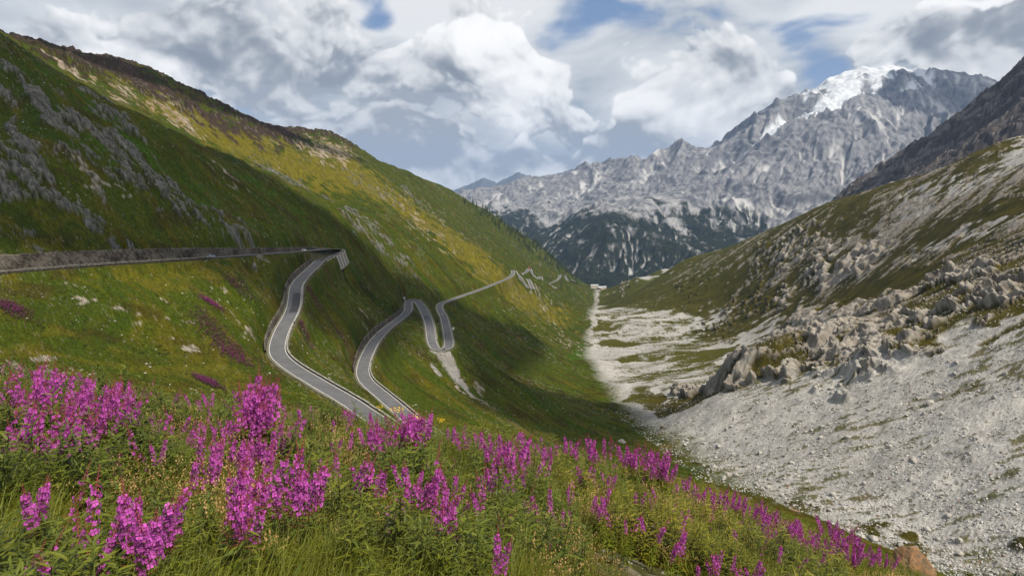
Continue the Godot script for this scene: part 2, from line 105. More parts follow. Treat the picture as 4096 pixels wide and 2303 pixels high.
func set_noises() -> void:
	for n in [noise_a, noise_b, noise_r, noise_s, noise_w]:
		n.noise_type = FastNoiseLite.TYPE_SIMPLEX_SMOOTH
		n.frequency = 1.0
		n.fractal_type = FastNoiseLite.FRACTAL_FBM
	noise_a.seed = 3; noise_a.fractal_octaves = 4
	noise_b.seed = 11; noise_b.fractal_octaves = 3; noise_b.fractal_gain = 0.6
	noise_r.seed = 5; noise_r.fractal_type = FastNoiseLite.FRACTAL_RIDGED; noise_r.fractal_octaves = 5
	noise_s.seed = 8; noise_s.fractal_octaves = 6; noise_s.fractal_gain = 0.53
	noise_c.seed = 14
	noise_c.noise_type = FastNoiseLite.TYPE_CELLULAR
	noise_c.frequency = 1.0
	noise_c.fractal_type = FastNoiseLite.FRACTAL_NONE
	noise_c.cellular_return_type = FastNoiseLite.RETURN_CELL_VALUE
	noise_c.domain_warp_enabled = true
	noise_c.domain_warp_amplitude = 0.45
	noise_c.domain_warp_frequency = 1.1
	noise_k = noise_c.duplicate()
	noise_k.cellular_return_type = FastNoiseLite.RETURN_DISTANCE2_SUB
	noise_w.seed = 21; noise_w.fractal_octaves = 2

func set_camera_and_light() -> void:
	var cam := Camera3D.new()
	cam.name = "camera"
	cam.fov = 54.0
	cam.near = 0.1
	cam.far = 40000.0
	cam.rotation_degrees = Vector3(-9, 0, 0)
	add_child(cam)
	cam.current = true
	var sun := DirectionalLight3D.new()
	sun.name = "sun"
	sun.light_energy = 1.6
	sun.light_color = Color(1.0, 0.955, 0.88)
	sun.light_angular_distance = 1.0
	sun.shadow_enabled = true
	sun.directional_shadow_max_distance = 4000.0
	add_child(sun)
	sun.look_at_from_position(to_sun() * 100.0, Vector3.ZERO)
	var env := Environment.new()
	env.background_mode = Environment.BG_SKY
	env.tonemap_mode = Environment.TONE_MAPPER_LINEAR
	env.tonemap_exposure = 1.22
	env.sdfgi_enabled = true
	env.ssao_enabled = true
	env.ssil_enabled = true
	env.fog_enabled = true
	env.fog_density = 0.000038
	env.fog_light_color = Color(0.66, 0.80, 1.0)
	var sky := Sky.new()
	var pan := PanoramaSkyMaterial.new()
	pan.panorama = sky_texture()
	sky.sky_material = pan
	env.sky = sky
	var we := WorldEnvironment.new()
	we.name = "surroundings"
	we.environment = env
	add_child(we)

func to_sun() -> Vector3:
	var el := deg_to_rad(57.0)
	var back := deg_to_rad(40.0)
	return Vector3(cos(el) * cos(back), sin(el), cos(el) * sin(back))

# ---------------------------------------------------------------- sky
func sky_color(az: float, el: float) -> Color:
	# air, thin high cloud and heaps of cumulus; az and el in degrees
	var e := maxf(el, 0.0)
	var t := pow(clampf(e / 50.0, 0.0, 1.0), 0.5)
	var air := Color(0.36, 0.47, 0.60).lerp(Color(0.030, 0.105, 0.31), t)
	var a := deg_to_rad(az)
	var b := deg_to_rad(el)
	var p := Vector3(cos(b) * sin(a), sin(b) * 1.25, -cos(b) * cos(a))
	var wx := noise_w.get_noise_3d(p.x * 4.0 + 50.0, p.y * 4.0 + 50.0, p.z * 4.0 + 50.0)
	var wy := noise_w.get_noise_3d(p.x * 4.0 + 81.0, p.y * 4.0 + 50.0, p.z * 4.0 + 50.0)
	var q := p + Vector3(wx, wy, wx - wy) * 0.035 + Vector3(20.0, 20.0, 20.0)
	var bank := 0.0
	var shade := 0.0
	for i in range(0, SKY_MASSES.size(), 6):
		var dx: float = absf(wrapf(az - SKY_MASSES[i] + wx * 3.0, -180.0, 180.0)) / SKY_MASSES[i + 2]
		var dy: float = (el - SKY_MASSES[i + 1] + wy * 2.0) / SKY_MASSES[i + 3]
		var r := dx * dx + dy * dy
		if r < 6.0:
			var k := exp(-r)
			bank += k * SKY_MASSES[i + 4]
			shade += k * SKY_MASSES[i + 5]
	# high sheet
	var high := noise_s.get_noise_3d(q.x * 2.0, q.y * 6.0, q.z * 2.0)
	var wisp := noise_s.get_noise_3d(q.x * 9.0 + 5.0, q.y * 15.0, q.z * 9.0)
	var veil := smoothstep(-0.66, 0.06, high + bank * 0.62 + wisp * 0.55)
	var thin := Color(0.36, 0.395, 0.435).lerp(Color(0.74, 0.745, 0.745), clampf(0.52 + high * 1.2 + shade * 0.9 + wisp * 0.35, 0.0, 1.0))
	var c := air.lerp(thin, veil * 0.95)
	# two decks of heaped cloud, the farther one first
	for deck in 2:
		var f := 8.0 if deck == 0 else 4.6
		var o := 3.7 * deck
		var n0 := heap_noise(q, f, o)
		# how much cloud stands between this spot and the light, near and farther off
		var n1 := heap_noise(q + Vector3(0.3, 1.0, 0.0) * (0.10 / f), f, o)
		var n2 := heap_noise(q + Vector3(0.3, 1.0, 0.0) * (0.30 / f), f, o)
		var big := noise_a.get_noise_3d(q.x * 2.4 + o, q.y * 3.4, q.z * 2.4)
		var heap := n0 * 0.70 + big * 0.65 + bank * (0.44 if deck == 0 else 0.54) - (0.14 if deck == 0 else 0.22)
		var cover := smoothstep(0.0, 0.09, heap)
		if cover > 0.0:
			var turned := (n0 - n1) * 1.25 + (n0 - n2) * 0.40
			var lit := 1.0 / (1.0 + exp(-4.2 * (turned + wisp * 0.16 + shade * 0.62 - clampf(heap, 0.0, 0.9) * 0.20 + 0.10 * (1.0 - cover) - 0.02)))
			var cloud := Color(0.20, 0.225, 0.265).lerp(Color(0.64, 0.648, 0.655), smoothstep(0.0, 0.55, lit)).lerp(Color(0.93, 0.92, 0.905), smoothstep(0.48, 1.0, lit))
			c = c.lerp(cloud, cover * (0.8 if deck == 0 else 0.95))
	return c.lerp(Color(0.50, 0.54, 0.58), 0.5 * exp(-maxf(el, 0.0) / 3.0))

func heap_noise(p: Vector3, f: float, o: float) -> float:
	# rounded lumps on rounded lumps
	var s := -noise_r.get_noise_3d(p.x * f * 0.5 + o, p.y * f * 0.5, p.z * f * 0.5) * 0.75
	return s + noise_s.get_noise_3d(p.x * f + o, p.y * f + 9.0, p.z * f) * 0.75

func sky_texture() -> Texture2D:
	var w := 4096
	var h := 2048
	var coarse := PackedFloat32Array()
	var cw := 512
	var ch := 128
	coarse.resize(cw * ch * 3)
	var rows := []
	rows.resize(ch)
	var job := func(r: int) -> void:
		var out := PackedFloat32Array()
		out.resize(cw * 3)
		for c in cw:
			var k := sky_color((c + 0.5) / cw * 360.0 - 180.0, 90.0 - (r + 0.5) / ch * 90.0)
			out[c * 3] = k.r; out[c * 3 + 1] = k.g; out[c * 3 + 2] = k.b
		rows[r] = out
	run_jobs(job, ch)
	var data := PackedFloat32Array()
	for r in ch:
		data.append_array(rows[r])
	var top := Image.create_from_data(cw, ch, false, Image.FORMAT_RGBF, data.to_byte_array())
	top.resize(w, h / 2, Image.INTERPOLATE_CUBIC)
	# the part above the valley at the full grain of the picture
	var x0 := 1450
	var nw := 1200
	var y0 := 724
	var nh := 300
	var fine := []
	fine.resize(nh)
	var job2 := func(r: int) -> void:
		var out := PackedFloat32Array()
		out.resize(nw * 3)
		for c in nw:
			var k := sky_color((x0 + c + 0.5) / w * 360.0 - 180.0, 90.0 - (y0 + r + 0.5) / h * 180.0)
			out[c * 3] = k.r; out[c * 3 + 1] = k.g; out[c * 3 + 2] = k.b
		fine[r] = out
	run_jobs(job2, nh)
	var data2 := PackedFloat32Array()
	for r in nh:
		data2.append_array(fine[r])
	var part := Image.create_from_data(nw, nh, false, Image.FORMAT_RGBF, data2.to_byte_array())
	var whole := Image.create_empty(w, h, false, Image.FORMAT_RGBF)
	whole.fill(Color(0.2, 0.205, 0.2))
	top.blit_rect(part, Rect2i(0, 0, nw, nh), Vector2i(x0, y0))
	# the panorama begins straight ahead
	whole.blit_rect(top, Rect2i(w / 2, 0, w / 2, h / 2), Vector2i.ZERO)
	whole.blit_rect(top, Rect2i(0, 0, w / 2, h / 2), Vector2i(w / 2, 0))
	return ImageTexture.create_from_image(whole)

func run_jobs(job: Callable, n: int) -> void:
	var id := WorkerThreadPool.add_group_task(job, n)
	WorkerThreadPool.wait_for_group_task_completion(id)

# ---------------------------------------------------------------- helpers
# blocks of rock, rounded off towards the joints between them
func blocky(x: float, z: float) -> float:
	return (0.75 + 0.6 * noise_c.get_noise_2d(x, z)) * smoothstep(0.0, 0.26, noise_k.get_noise_2d(x, z) + 1.0)

func numbered(called: String) -> String:
	if not used_names.has(called):
		used_names[called] = 0
		return called
	used_names[called] += 1
	return "%s_%03d" % [called, used_names[called]]

func put(called: String, mesh: Mesh, m: Material, parent: Node = self) -> MeshInstance3D:
	var o := MeshInstance3D.new()
	o.name = numbered(called) if parent == self else called
	o.mesh = mesh
	o.material_override = m
	parent.add_child(o, true)
	return o

func tag(o: Node, label: String, category: String, group := "") -> Node:
	o.set_meta("label", label)
	o.set_meta("category", category)
	if group:
		o.set_meta("group", group)
	return o

func thing(called: String, label: String, category: String, at := Vector3.ZERO, turn := 0.0, group := "") -> Node3D:
	var o := Node3D.new()
	o.name = numbered(called)
	add_child(o)
	o.position = at
	o.rotation.y = turn
	tag(o, label, category, group)
	return o

func structure(o: Node) -> Node:
	o.set_meta("kind", "structure")
	return o

func stuff(o: Node) -> Node:
	o.set_meta("kind", "stuff")
	return o

func paint(r: float, g: float, b: float, rough := 0.9) -> StandardMaterial3D:
	# linear base colour
	var m := StandardMaterial3D.new()
	m.albedo_color = Color(r, g, b).linear_to_srgb()
	m.roughness = rough
	m.metallic_specular = 0.3
	return m

func vertex_paint(rough := 1.0, spec := 0.15) -> StandardMaterial3D:
	var m := StandardMaterial3D.new()
	m.vertex_color_use_as_albedo = true
	m.roughness = rough
	m.metallic_specular = spec
	return m

func mesh_of(verts: PackedVector3Array, idx: PackedInt32Array, cols := PackedColorArray(), norms := PackedVector3Array()) -> ArrayMesh:
	var arr := []
	arr.resize(Mesh.ARRAY_MAX)
	arr[Mesh.ARRAY_VERTEX] = verts
	arr[Mesh.ARRAY_INDEX] = idx
	if cols.size():
		arr[Mesh.ARRAY_COLOR] = cols
	if norms.size():
		arr[Mesh.ARRAY_NORMAL] = norms
	var m := ArrayMesh.new()
	m.add_surface_from_arrays(Mesh.PRIMITIVE_TRIANGLES, arr)
	return m

# thin-plate spline through surveyed points (x, y, z triples)
func spline_weights(s: Array) -> PackedFloat64Array:
	var n := s.size() / 3
	var m := n + 3
	var a: Array[PackedFloat64Array] = []
	for i in m:
		var row := PackedFloat64Array()
		row.resize(m + 1)
		a.append(row)
	for i in n:
		var xi: float = s[i * 3] * 0.001
		var zi: float = s[i * 3 + 2] * 0.001
		for j in range(i, n):
			var dx: float = s[j * 3] * 0.001 - xi
			var dz: float = s[j * 3 + 2] * 0.001 - zi
			var r := dx * dx + dz * dz
			var k := r * log(maxf(r, 1e-12))
			if i == j:
				k = 1e-5
			a[i][j] = k
			a[j][i] = k
		a[i][n] = 1.0; a[i][n + 1] = xi; a[i][n + 2] = zi
		a[n][i] = 1.0; a[n + 1][i] = xi; a[n + 2][i] = zi
		a[i][m] = s[i * 3 + 1]
	for c in m:
		var best := c
		for r in range(c + 1, m):
			if absf(a[r][c]) > absf(a[best][c]):
				best = r
		if best != c:
			var swap := a[c]
			a[c] = a[best]
			a[best] = swap
		var pr := a[c]
		var inv := 1.0 / pr[c]
		for r in range(c + 1, m):
			var f := a[r][c] * inv
			if f != 0.0:
				var row := a[r]
				for k in range(c, m + 1):
					row[k] -= f * pr[k]
				a[r] = row
	var w := PackedFloat64Array()
	w.resize(m)
	for i in range(m - 1, -1, -1):
		var v := a[i][m]
		for k in range(i + 1, m):
			v -= a[i][k] * w[k]
		w[i] = v / a[i][i]
	return w

func spline_height(s: PackedFloat64Array, w: PackedFloat64Array, x: float, z: float) -> float:
	x *= 0.001
	z *= 0.001
	var n := s.size() / 3
	var h := w[n] + w[n + 1] * x + w[n + 2] * z
	for i in n:
		var dx := s[i * 3] - x
		var dz := s[i * 3 + 2] - z
		var r := dx * dx + dz * dz
		if r > 1e-12:
			h += w[i] * r * log(r)
	return h

func scaled_survey(s: Array) -> PackedFloat64Array:
	var p := PackedFloat64Array()
	for i in s.size():
		p.append(s[i] * (1.0 if i % 3 == 1 else 0.001))
	return p

# A sheet of ground: rows run away from us and grow longer with distance, columns fan out. Heights and cover are first laid out on a coarse sheet.
class Sheet:
	var cols: int
	var rows: int
	var t0: float
	var t1: float
	var dist := PackedFloat32Array()
	var height := PackedFloat32Array()
	var shift := PackedFloat32Array()
	func t_of(c: float) -> float:
		return lerpf(t0, t1, (c + 0.5) / cols)
	func d_of(r: float) -> float:
		var k := clampf(r, 0.0, rows - 1.001)
		var i := int(k)
		return lerpf(dist[i], dist[i + 1], k - i)
	func row_of(d: float) -> float:
		var i := clampi(dist.bsearch(d) - 1, 0, rows - 2)
		return i + (d - dist[i]) / (dist[i + 1] - dist[i])
	func at(x: float, z: float) -> float:
		var d := -z
		var r := clampf(row_of(d), 0.0, rows - 1.001)
		var i := int(r)
		var fr := r - i
		var h := PackedFloat32Array([0, 0])
		for k in 2:
			var c := clampf((x / dist[i + k] - t0) / (t1 - t0) * cols - 0.5, 0.0, cols - 1.001)
			var j := int(c)
			var b := (i + k) * cols + j
			h[k] = lerpf(height[b], height[b + 1], c - j)
		return lerpf(h[0], h[1], fr)

func coarse_sheet(sh: Sheet, s: Array, step: int) -> PackedFloat32Array:
	var w := spline_weights(s)
	var ps := scaled_survey(s)
	var cc := sh.cols / step
	var cr := sh.rows / step
	var out := []
	out.resize(cr)
	var job := func(r: int) -> void:
		var row := PackedFloat32Array()
		row.resize(cc)
		var d := sh.d_of((r + 0.5) * step - 0.5)
		for c in cc:
			var t := lerpf(sh.t0, sh.t1, (c + 0.5) / cc)
			row[c] = spline_height(ps, w, t * d, -d)
		out[r] = row
	run_jobs(job, cr)
	var all := PackedFloat32Array()
	for r in cr:
		all.append_array(out[r])
	return enlarged(all, cc, cr, sh.cols, sh.rows)

func enlarged(a: PackedFloat32Array, w: int, h: int, w2: int, h2: int) -> PackedFloat32Array:
	var im := Image.create_from_data(w, h, false, Image.FORMAT_RF, a.to_byte_array())
	im.resize(w2, h2, Image.INTERPOLATE_CUBIC)
	return im.get_data().to_float32_array()

func sheet_mesh(sh: Sheet, colors: PackedColorArray) -> ArrayMesh:
	var verts := PackedVector3Array()
	verts.resize(sh.cols * sh.rows)
	for r in sh.rows:
		var d := sh.dist[r]
		for c in sh.cols:
			verts[r * sh.cols + c] = Vector3(sh.t_of(c) * d + (sh.shift[r * sh.cols + c] if sh.shift.size() else 0.0), sh.height[r * sh.cols + c], -d)
	var norms := PackedVector3Array()
	norms.resize(verts.size())
	for r in sh.rows:
		var ra := maxi(r - 1, 0) * sh.cols
		var rb := mini(r + 1, sh.rows - 1) * sh.cols
		for c in sh.cols:
			var ca := maxi(c - 1, 0)
			var cb := mini(c + 1, sh.cols - 1)
			var along := verts[r * sh.cols + cb] - verts[r * sh.cols + ca]
			var away := verts[rb + c] - verts[ra + c]
			norms[r * sh.cols + c] = along.cross(away).normalized()
	var idx := PackedInt32Array()
	idx.resize((sh.cols - 1) * (sh.rows - 1) * 6)
	var k := 0
	for r in sh.rows - 1:
		for c in sh.cols - 1:
			var a := r * sh.cols + c
			var b := a + sh.cols
			idx[k] = a; idx[k + 1] = b; idx[k + 2] = a + 1
			idx[k + 3] = a + 1; idx[k + 4] = b; idx[k + 5] = b + 1
			k += 6
	return mesh_of(verts, idx, colors, norms)

# ---------------------------------------------------------------- the valley
var valley := Sheet.new()
var bank_grid := Sheet.new()
const GULLY := [100.0, 170.0, 145.0, 145.0, 165.0, 124.0, 220.0, 111.0, 290.0, 107.0, 380.0, 102.0, 480.0, 96.0, 700.0, 95.0, 850.0, 115.0, 1250.0, 182.0, 2200.0, 333.0, 3000.0, 450.0]

func gully_x(d: float) -> float:
	for i in range(0, GULLY.size() - 2, 2):
		if d < GULLY[i + 2]:
			return lerpf(GULLY[i + 1], GULLY[i + 3], clampf((d - GULLY[i]) / (GULLY[i + 2] - GULLY[i]), 0.0, 1.0))
	return GULLY[-1]

func row_step(d: float) -> float:
	if d < 110.0: return 0.85
	if d < 460.0: return lerpf(0.85, 0.95, (d - 110.0) / 350.0)
	if d < 1000.0: return lerpf(0.95, 4.6, (d - 460.0) / 540.0)
	return lerpf(4.6, 18.0, (d - 1000.0) / 1900.0)

func set_rows(sh: Sheet, d0: float, d1: float, step: Callable, unit: int) -> void:
	var d := d0
	while d < d1 or sh.dist.size() % unit:
		sh.dist.append(d)
		d += step.call(d)
	sh.rows = sh.dist.size()

func curve_points(flat: Array, every: float) -> PackedVector3Array:
	var pts := PackedVector3Array()
	for i in range(0, flat.size(), 3):
		pts.append(Vector3(flat[i], flat[i + 1], flat[i + 2]))
	var out := PackedVector3Array()
	var dense := PackedVector3Array()
	for i in pts.size() - 1:
		var a := pts[maxi(i - 1, 0)]
		var b := pts[i]
		var c := pts[i + 1]
		var e := pts[mini(i + 2, pts.size() - 1)]
		for k in 24:
			dense.append(b.cubic_interpolate(c, a, e, k / 24.0))
	dense.append(pts[-1])
	var left := 0.0
	out.append(dense[0])
	for i in range(1, dense.size()):
		var p := dense[i - 1]
		var q := dense[i]
		var l := p.distance_to(q)
		var s := every - left
		while s <= l:
			out.append(p.lerp(q, s / l))
			s += every
		left = fmod(left + l, every)
	# even out the grade
	for turn in 12:
		var y := PackedFloat32Array()
		for i in out.size():
			y.append((out[maxi(i - 2, 0)].y + out[i].y * 2.0 + out[mini(i + 2, out.size() - 1)].y) * 0.25)
		for i in out.size():
			out[i].y = y[i]
	return out

func lay_roads() -> void:
	for r in [[UPPER_ROAD, 3.1], [MIDDLE_ROAD, 3.1], [THIRD_ROAD, 3.4], [FOURTH_ROAD, 3.6], [LOWER_ROAD, 3.8], [HOTEL_LANE, 2.6]]:
		var pts := curve_points(r[0], 2.0)
		var n := road_points.size()
		road_points.append(pts)
		road_half.append(r[1])
		for i in pts.size():
			var cx := int(floor(pts[i].x / 12.0))
			var cz := int(floor(pts[i].z / 12.0))
			for a in range(cx - 1, cx + 2):
				for b in range(cz - 1, cz + 2):
					var key := Vector2i(a, b)
					if not road_cells.has(key):
						road_cells[key] = PackedInt32Array()
					road_cells[key].append(n * 10000 + i)

# (distance to the nearest road, its height there, its half width)
func near_road(x: float, z: float) -> Vector3:
	var key := Vector2i(int(floor(x / 12.0)), int(floor(z / 12.0)))
	if not road_cells.has(key):
		return Vector3(99.0, 0.0, 0.0)
	var best := Vector3(99.0, 0.0, 0.0)
	for code: int in road_cells[key]:
		var p := road_points[code / 10000][code % 10000]
		var dx := p.x - x
		var dz := p.z - z
		var q := sqrt(dx * dx + dz * dz)
		if q < best.x:
			best = Vector3(q, p.y, road_half[code / 10000])
	return best

func patch_grid(sh: Sheet, kind: String, w: int, h: int) -> PackedFloat32Array:
	var out := PackedFloat32Array()
	out.resize(w * h)
	var l: Array = PATCHES[kind]
	for i in range(0, l.size(), 5):
		var a := Vector2(l[i], -l[i + 1])
		var b := Vector2(l[i + 2], -l[i + 3])
		var half: float = l[i + 4]
		var reach := half * 2.0
		var r0 := clampi(int(sh.row_of(minf(a.y, b.y) - reach) * h / sh.rows) - 1, 0, h - 1)
		var r1 := clampi(int(sh.row_of(maxf(a.y, b.y) + reach) * h / sh.rows) + 1, 0, h - 1)
		var ab := b - a
		var len2 := maxf(ab.length_squared(), 0.01)
		for r in range(r0, r1 + 1):
			var d := sh.d_of((r + 0.5) * sh.rows / h - 0.5)
			var c0 := clampi(int(((minf(a.x, b.x) - reach) / d - sh.t0) / (sh.t1 - sh.t0) * w) - 1, 0, w - 1)
			var c1 := clampi(int(((maxf(a.x, b.x) + reach) / d - sh.t0) / (sh.t1 - sh.t0) * w) + 1, 0, w - 1)
			for c in range(c0, c1 + 1):
				var x := lerpf(sh.t0, sh.t1, (c + 0.5) / w) * d
				var q := Vector2(x, d)
				var f := clampf((q - a).dot(ab) / len2, 0.0, 1.0)
				var k := 1.0 - clampf((q.distance_to(a + ab * f) / half - 0.3) / 1.7, 0.0, 1.0)
				if k > out[r * w + c]:
					out[r * w + c] = k
	return enlarged(out, w, h, sh.cols, sh.rows)

func mixed(a: Color, b: Color, k: float) -> Color:
	return a.lerp(b, clampf(k, 0.0, 1.0))

func build_terrain() -> void:
	lay_roads()
	var sh := valley
	sh.cols = 888
	sh.t0 = -1.07
	sh.t1 = 1.07
	set_rows(sh, 26.0, 2950.0, row_step, 12)
	var base := coarse_sheet(sh, SURVEY, 6)
	var cover := {}
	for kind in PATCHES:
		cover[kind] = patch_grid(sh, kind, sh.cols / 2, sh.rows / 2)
	sh.height.resize(sh.cols * sh.rows)
	var parts := []
	parts.resize(sh.rows)
	var job := func(r: int) -> void:
		parts[r] = ground_row(sh, base, cover, r)
	run_jobs(job, sh.rows)
	var colors := PackedColorArray()
	for r in sh.rows:
		var part: Array = parts[r]
		var hs: PackedFloat32Array = part[0]
		for c in sh.cols:
			sh.height[r * sh.cols + c] = hs[c]
		colors.append_array(part[1])
		sh.shift.append_array(part[2])
	var m := vertex_paint()
	add_grain(m, 0.021, 1.0)
	structure(put("valley_terrain", sheet_mesh(sh, colors), m))
	build_bank()

func add_grain(m: StandardMaterial3D, scale: float, bend: float) -> void:
	# fine grain that repeats every 1 / scale metres, and its relief
	var n := FastNoiseLite.new()
	n.noise_type = FastNoiseLite.TYPE_SIMPLEX_SMOOTH
	n.seed = 77
	n.frequency = 0.06
	n.fractal_octaves = 5
	n.fractal_gain = 0.8
	var g := n.get_seamless_image(1024, 1024)
	g.convert(Image.FORMAT_L8)
	var raw := g.get_data()
	var tone := PackedByteArray()
	tone.resize(raw.size())
	for i in raw.size():
		tone[i] = clampi(int(218.0 + (raw[i] - 128.0) * 0.95), 0, 255)
	var c := Image.create_from_data(1024, 1024, false, Image.FORMAT_L8, tone)
	c.convert(Image.FORMAT_RGB8)
	m.albedo_texture = ImageTexture.create_from_image(c)
	g.convert(Image.FORMAT_RGB8)
	g.bump_map_to_normal_map(bend * 4.0)
	m.normal_enabled = true
	m.normal_texture = ImageTexture.create_from_image(g)
	m.normal_scale = 0.6
	m.uv1_triplanar = true
	m.uv1_world_triplanar = true
	m.uv1_scale = Vector3.ONE * scale

func ground_row(sh: Sheet, base: PackedFloat32Array, cover: Dictionary, r: int) -> Array:
	var hs := PackedFloat32Array()
	var cs := PackedColorArray()
	hs.resize(sh.cols)
	cs.resize(sh.cols)
	var ps := PackedFloat32Array()
	ps.resize(sh.cols)
	var d := sh.dist[r]
	var z := -d
	var xg := gully_x(d)
	var dark_rock: PackedFloat32Array = cover.dark_rock
	var gravel: PackedFloat32Array = cover.pale_gravel
	var tan_scree: PackedFloat32Array = cover.tan_scree
	var crest: PackedFloat32Array = cover.brown_crest
	var sunlit_dry: PackedFloat32Array = cover.sunlit_dry_grass
	var lush: PackedFloat32Array = cover.lush_grass
	var scree: PackedFloat32Array = cover.scree
	var lime: PackedFloat32Array = cover.limestone
	var green: PackedFloat32Array = cover.green_right
	var stony: PackedFloat32Array = cover.stony
	var layby: PackedFloat32Array = cover.layby
	for c in sh.cols:
		var i := r * sh.cols + c
		var x := sh.t_of(c) * d
		var y := base[i]
		var right := smoothstep(-12.0, 14.0, x - xg)
		var fine := noise_b.get_noise_2d(x / 2.6, d / 2.6)
		var mid := noise_a.get_noise_2d(x / 24.0 + 9.0, d / 24.0)
		var broad := noise_a.get_noise_2d(x / 130.0, d / 130.0 + 5.0)
		var col: Color
		var rough := 0.0
		var push := 0.0
		# patches wander off their outline
		var j := clampi(r + int(noise_w.get_noise_2d(x / 22.0 + 60.0, d / 22.0) * 26.0), 0, sh.rows - 1) * sh.cols + clampi(c + int(noise_w.get_noise_2d(x / 22.0, d / 22.0 + 60.0) * 5200.0 / d), 0, sh.cols - 1)
		if right < 0.99:
			# grassy flank: ribs and gullies run down the fall line
			var along := x * 0.82 - d * 0.57
			var across := x * 0.57 + d * 0.82
			var bend := noise_w.get_noise_2d(x / 90.0, d / 90.0) * 14.0
			var rib := noise_a.get_noise_2d((across + bend) / 34.0, along / 210.0)
			var streak := noise_a.get_noise_2d((across + bend) / 7.5 + 40.0, along / 75.0)
			var wild := smoothstep(150.0, 260.0, d)
			rough = rib * 4.5 * wild + streak * 0.9 * wild + mid * (0.5 + 0.9 * wild) + fine * 0.22
			col = Color(0.056, 0.078, 0.008)
			col = mixed(col, Color(0.108, 0.096, 0.009), 0.22 + streak * 1.2 + mid * 0.7)
			col = mixed(col, Color(0.036, 0.066, 0.006), smoothstep(0.12, 0.42, rib + fine * 0.18) * 0.7)
			col = mixed(col, Color(0.042, 0.036, 0.010), smoothstep(0.18, 0.42, mid + fine * 0.35) * 0.65)
			var k := sunlit_dry[j]
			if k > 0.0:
				col = mixed(col, Color(0.155, 0.136, 0.015), smoothstep(0.15, 0.75, k + streak * 0.4 + mid * 0.25) * lerpf(0.42, 0.95, smoothstep(250.0, 500.0, d)))  # dry yellow tone, strengthened far off to paint the sunlit band
			k = lush[j]
			if k > 0.0:
				col = mixed(col, Color(0.048, 0.105, 0.005), smoothstep(0.3, 0.8, k + streak * 0.5) * 0.8)
			k = crest[j]
			if k > 0.0:
				var e := smoothstep(0.25, 0.6, k + mid * 0.4 + streak * 0.3)
				col = mixed(col, mixed(Color(0.075, 0.05, 0.035), Color(0.045, 0.036, 0.03), 0.5 + fine), e)
				rough += (blocky(across / 24.0, along / 34.0) * 3.2 + blocky(x / 9.0, d / 9.0) * 1.4) * e
			k = tan_scree[j]
			if k > 0.0:
				var e := smoothstep(0.45, 0.65, k * 0.85 + streak * 0.9 + fine * 0.3)
				col = mixed(col, mixed(Color(0.30, 0.205, 0.12), Color(0.34, 0.29, 0.23), 0.5 + streak * 1.5), e)
				rough += noise_r.get_noise_2d(across / 16.0, along / 60.0) * 2.0 * e
			k = dark_rock[j]
			if k > 0.0:
				var crag := noise_r.get_noise_2d((across + bend) / 15.0, along / 26.0)
				var e := smoothstep(0.50, 0.66, k * 0.62 + crag * 0.30 + streak * 0.75 + fine * 0.30)
				if e > 0.0:
					var g := clampf(0.5 + fine * 0.9 + crag * 0.25, 0.0, 1.0)
					col = mixed(col, mixed(Color(0.060, 0.064, 0.055), Color(0.19, 0.19, 0.175), g), e)
					rough += (crag * 0.3 + blocky(across / 6.0, along / 11.0) * 1.2 + blocky(x / 2.6, d / 2.6) * 0.7 + 0.5) * e
			k = gravel[j]
			if k > 0.0:
				var e := smoothstep(0.50, 0.72, k * 0.75 + streak * 0.7 + fine * 0.55)
				col = mixed(col, mixed(Color(0.24, 0.215, 0.17), Color(0.33, 0.30, 0.25), 0.5 + fine), e)
			k = layby[i]
			if k > 0.3:
				var e := smoothstep(0.42, 0.62, k + fine * 0.25)
				col = mixed(col, mixed(Color(0.34, 0.33, 0.315), Color(0.27, 0.26, 0.24), 0.5 + fine), e)
				rough *= 1.0 - e * 0.8
			var nap := noise_b.get_noise_2d(x / 0.9 + 13.0, d / 0.9)
			col *= 0.88 + fine * 0.42 + nap * 0.55
			# loose stones and bare crumbs of soil in the turf
			var crumb := noise_b.get_noise_2d(x / 1.1 + 70.0, d / 1.6)
			col = mixed(col, Color(0.20, 0.185, 0.15), smoothstep(0.44, 0.58, crumb + broad * 0.35 + streak * 0.15) * 0.7)
		if right > 0.01:
			var along := -x * 0.95 + d * 0.30
			var across := x * 0.30 + d * 0.95
			var bend := noise_w.get_noise_2d(x / 70.0 + 3.0, d / 70.0) * 12.0
			var reach := lerpf(9.0, 20.0, smoothstep(350.0, 900.0, d))
			var streak := noise_a.get_noise_2d((across + bend) / reach + 17.0, along / (reach * 8.0))
			var ledge := noise_r.get_noise_2d((across + bend) / 38.0 + 5.0, along / 62.0)
			var rug := mid * 1.4 + fine * 0.2 + streak * 0.8
			var turf := mixed(Color(0.082, 0.068, 0.009), Color(0.042, 0.040, 0.007), 0.5 + mid * 1.2 + fine * 0.9)
			turf = mixed(turf, Color(0.078, 0.088, 0.009), smoothstep(700.0, 1500.0, d) * (0.6 + streak))
			var stone := mixed(Color(0.44, 0.415, 0.37), Color(0.24, 0.205, 0.165), 0.40 + fine * 1.2 + streak * 0.6)
			# limestone comes through the turf in ribs
			var far_fade := 1.0 - 0.55 * smoothstep(900.0, 1700.0, d)
			var bare := 0.20 * far_fade + lime[j] * 0.62 + stony[j] * 0.20 - green[j] * 0.55
			var e := smoothstep(0.44, 0.58, bare + streak * 0.50 + ledge * 0.20 + fine * 0.32 + mid * 0.15)
			# the flat valley floor: turf crossed by fans of gravel
			var tilt := absf(base[mini(i + 2, r * sh.cols + sh.cols - 1)] - base[maxi(i - 2, r * sh.cols)]) / (4.0 * d * (sh.t1 - sh.t0) / sh.cols)
			var flat := (1.0 - smoothstep(0.16, 0.34, tilt)) * smoothstep(430.0, 480.0, d)
			e *= 1.0 - flat * 0.92
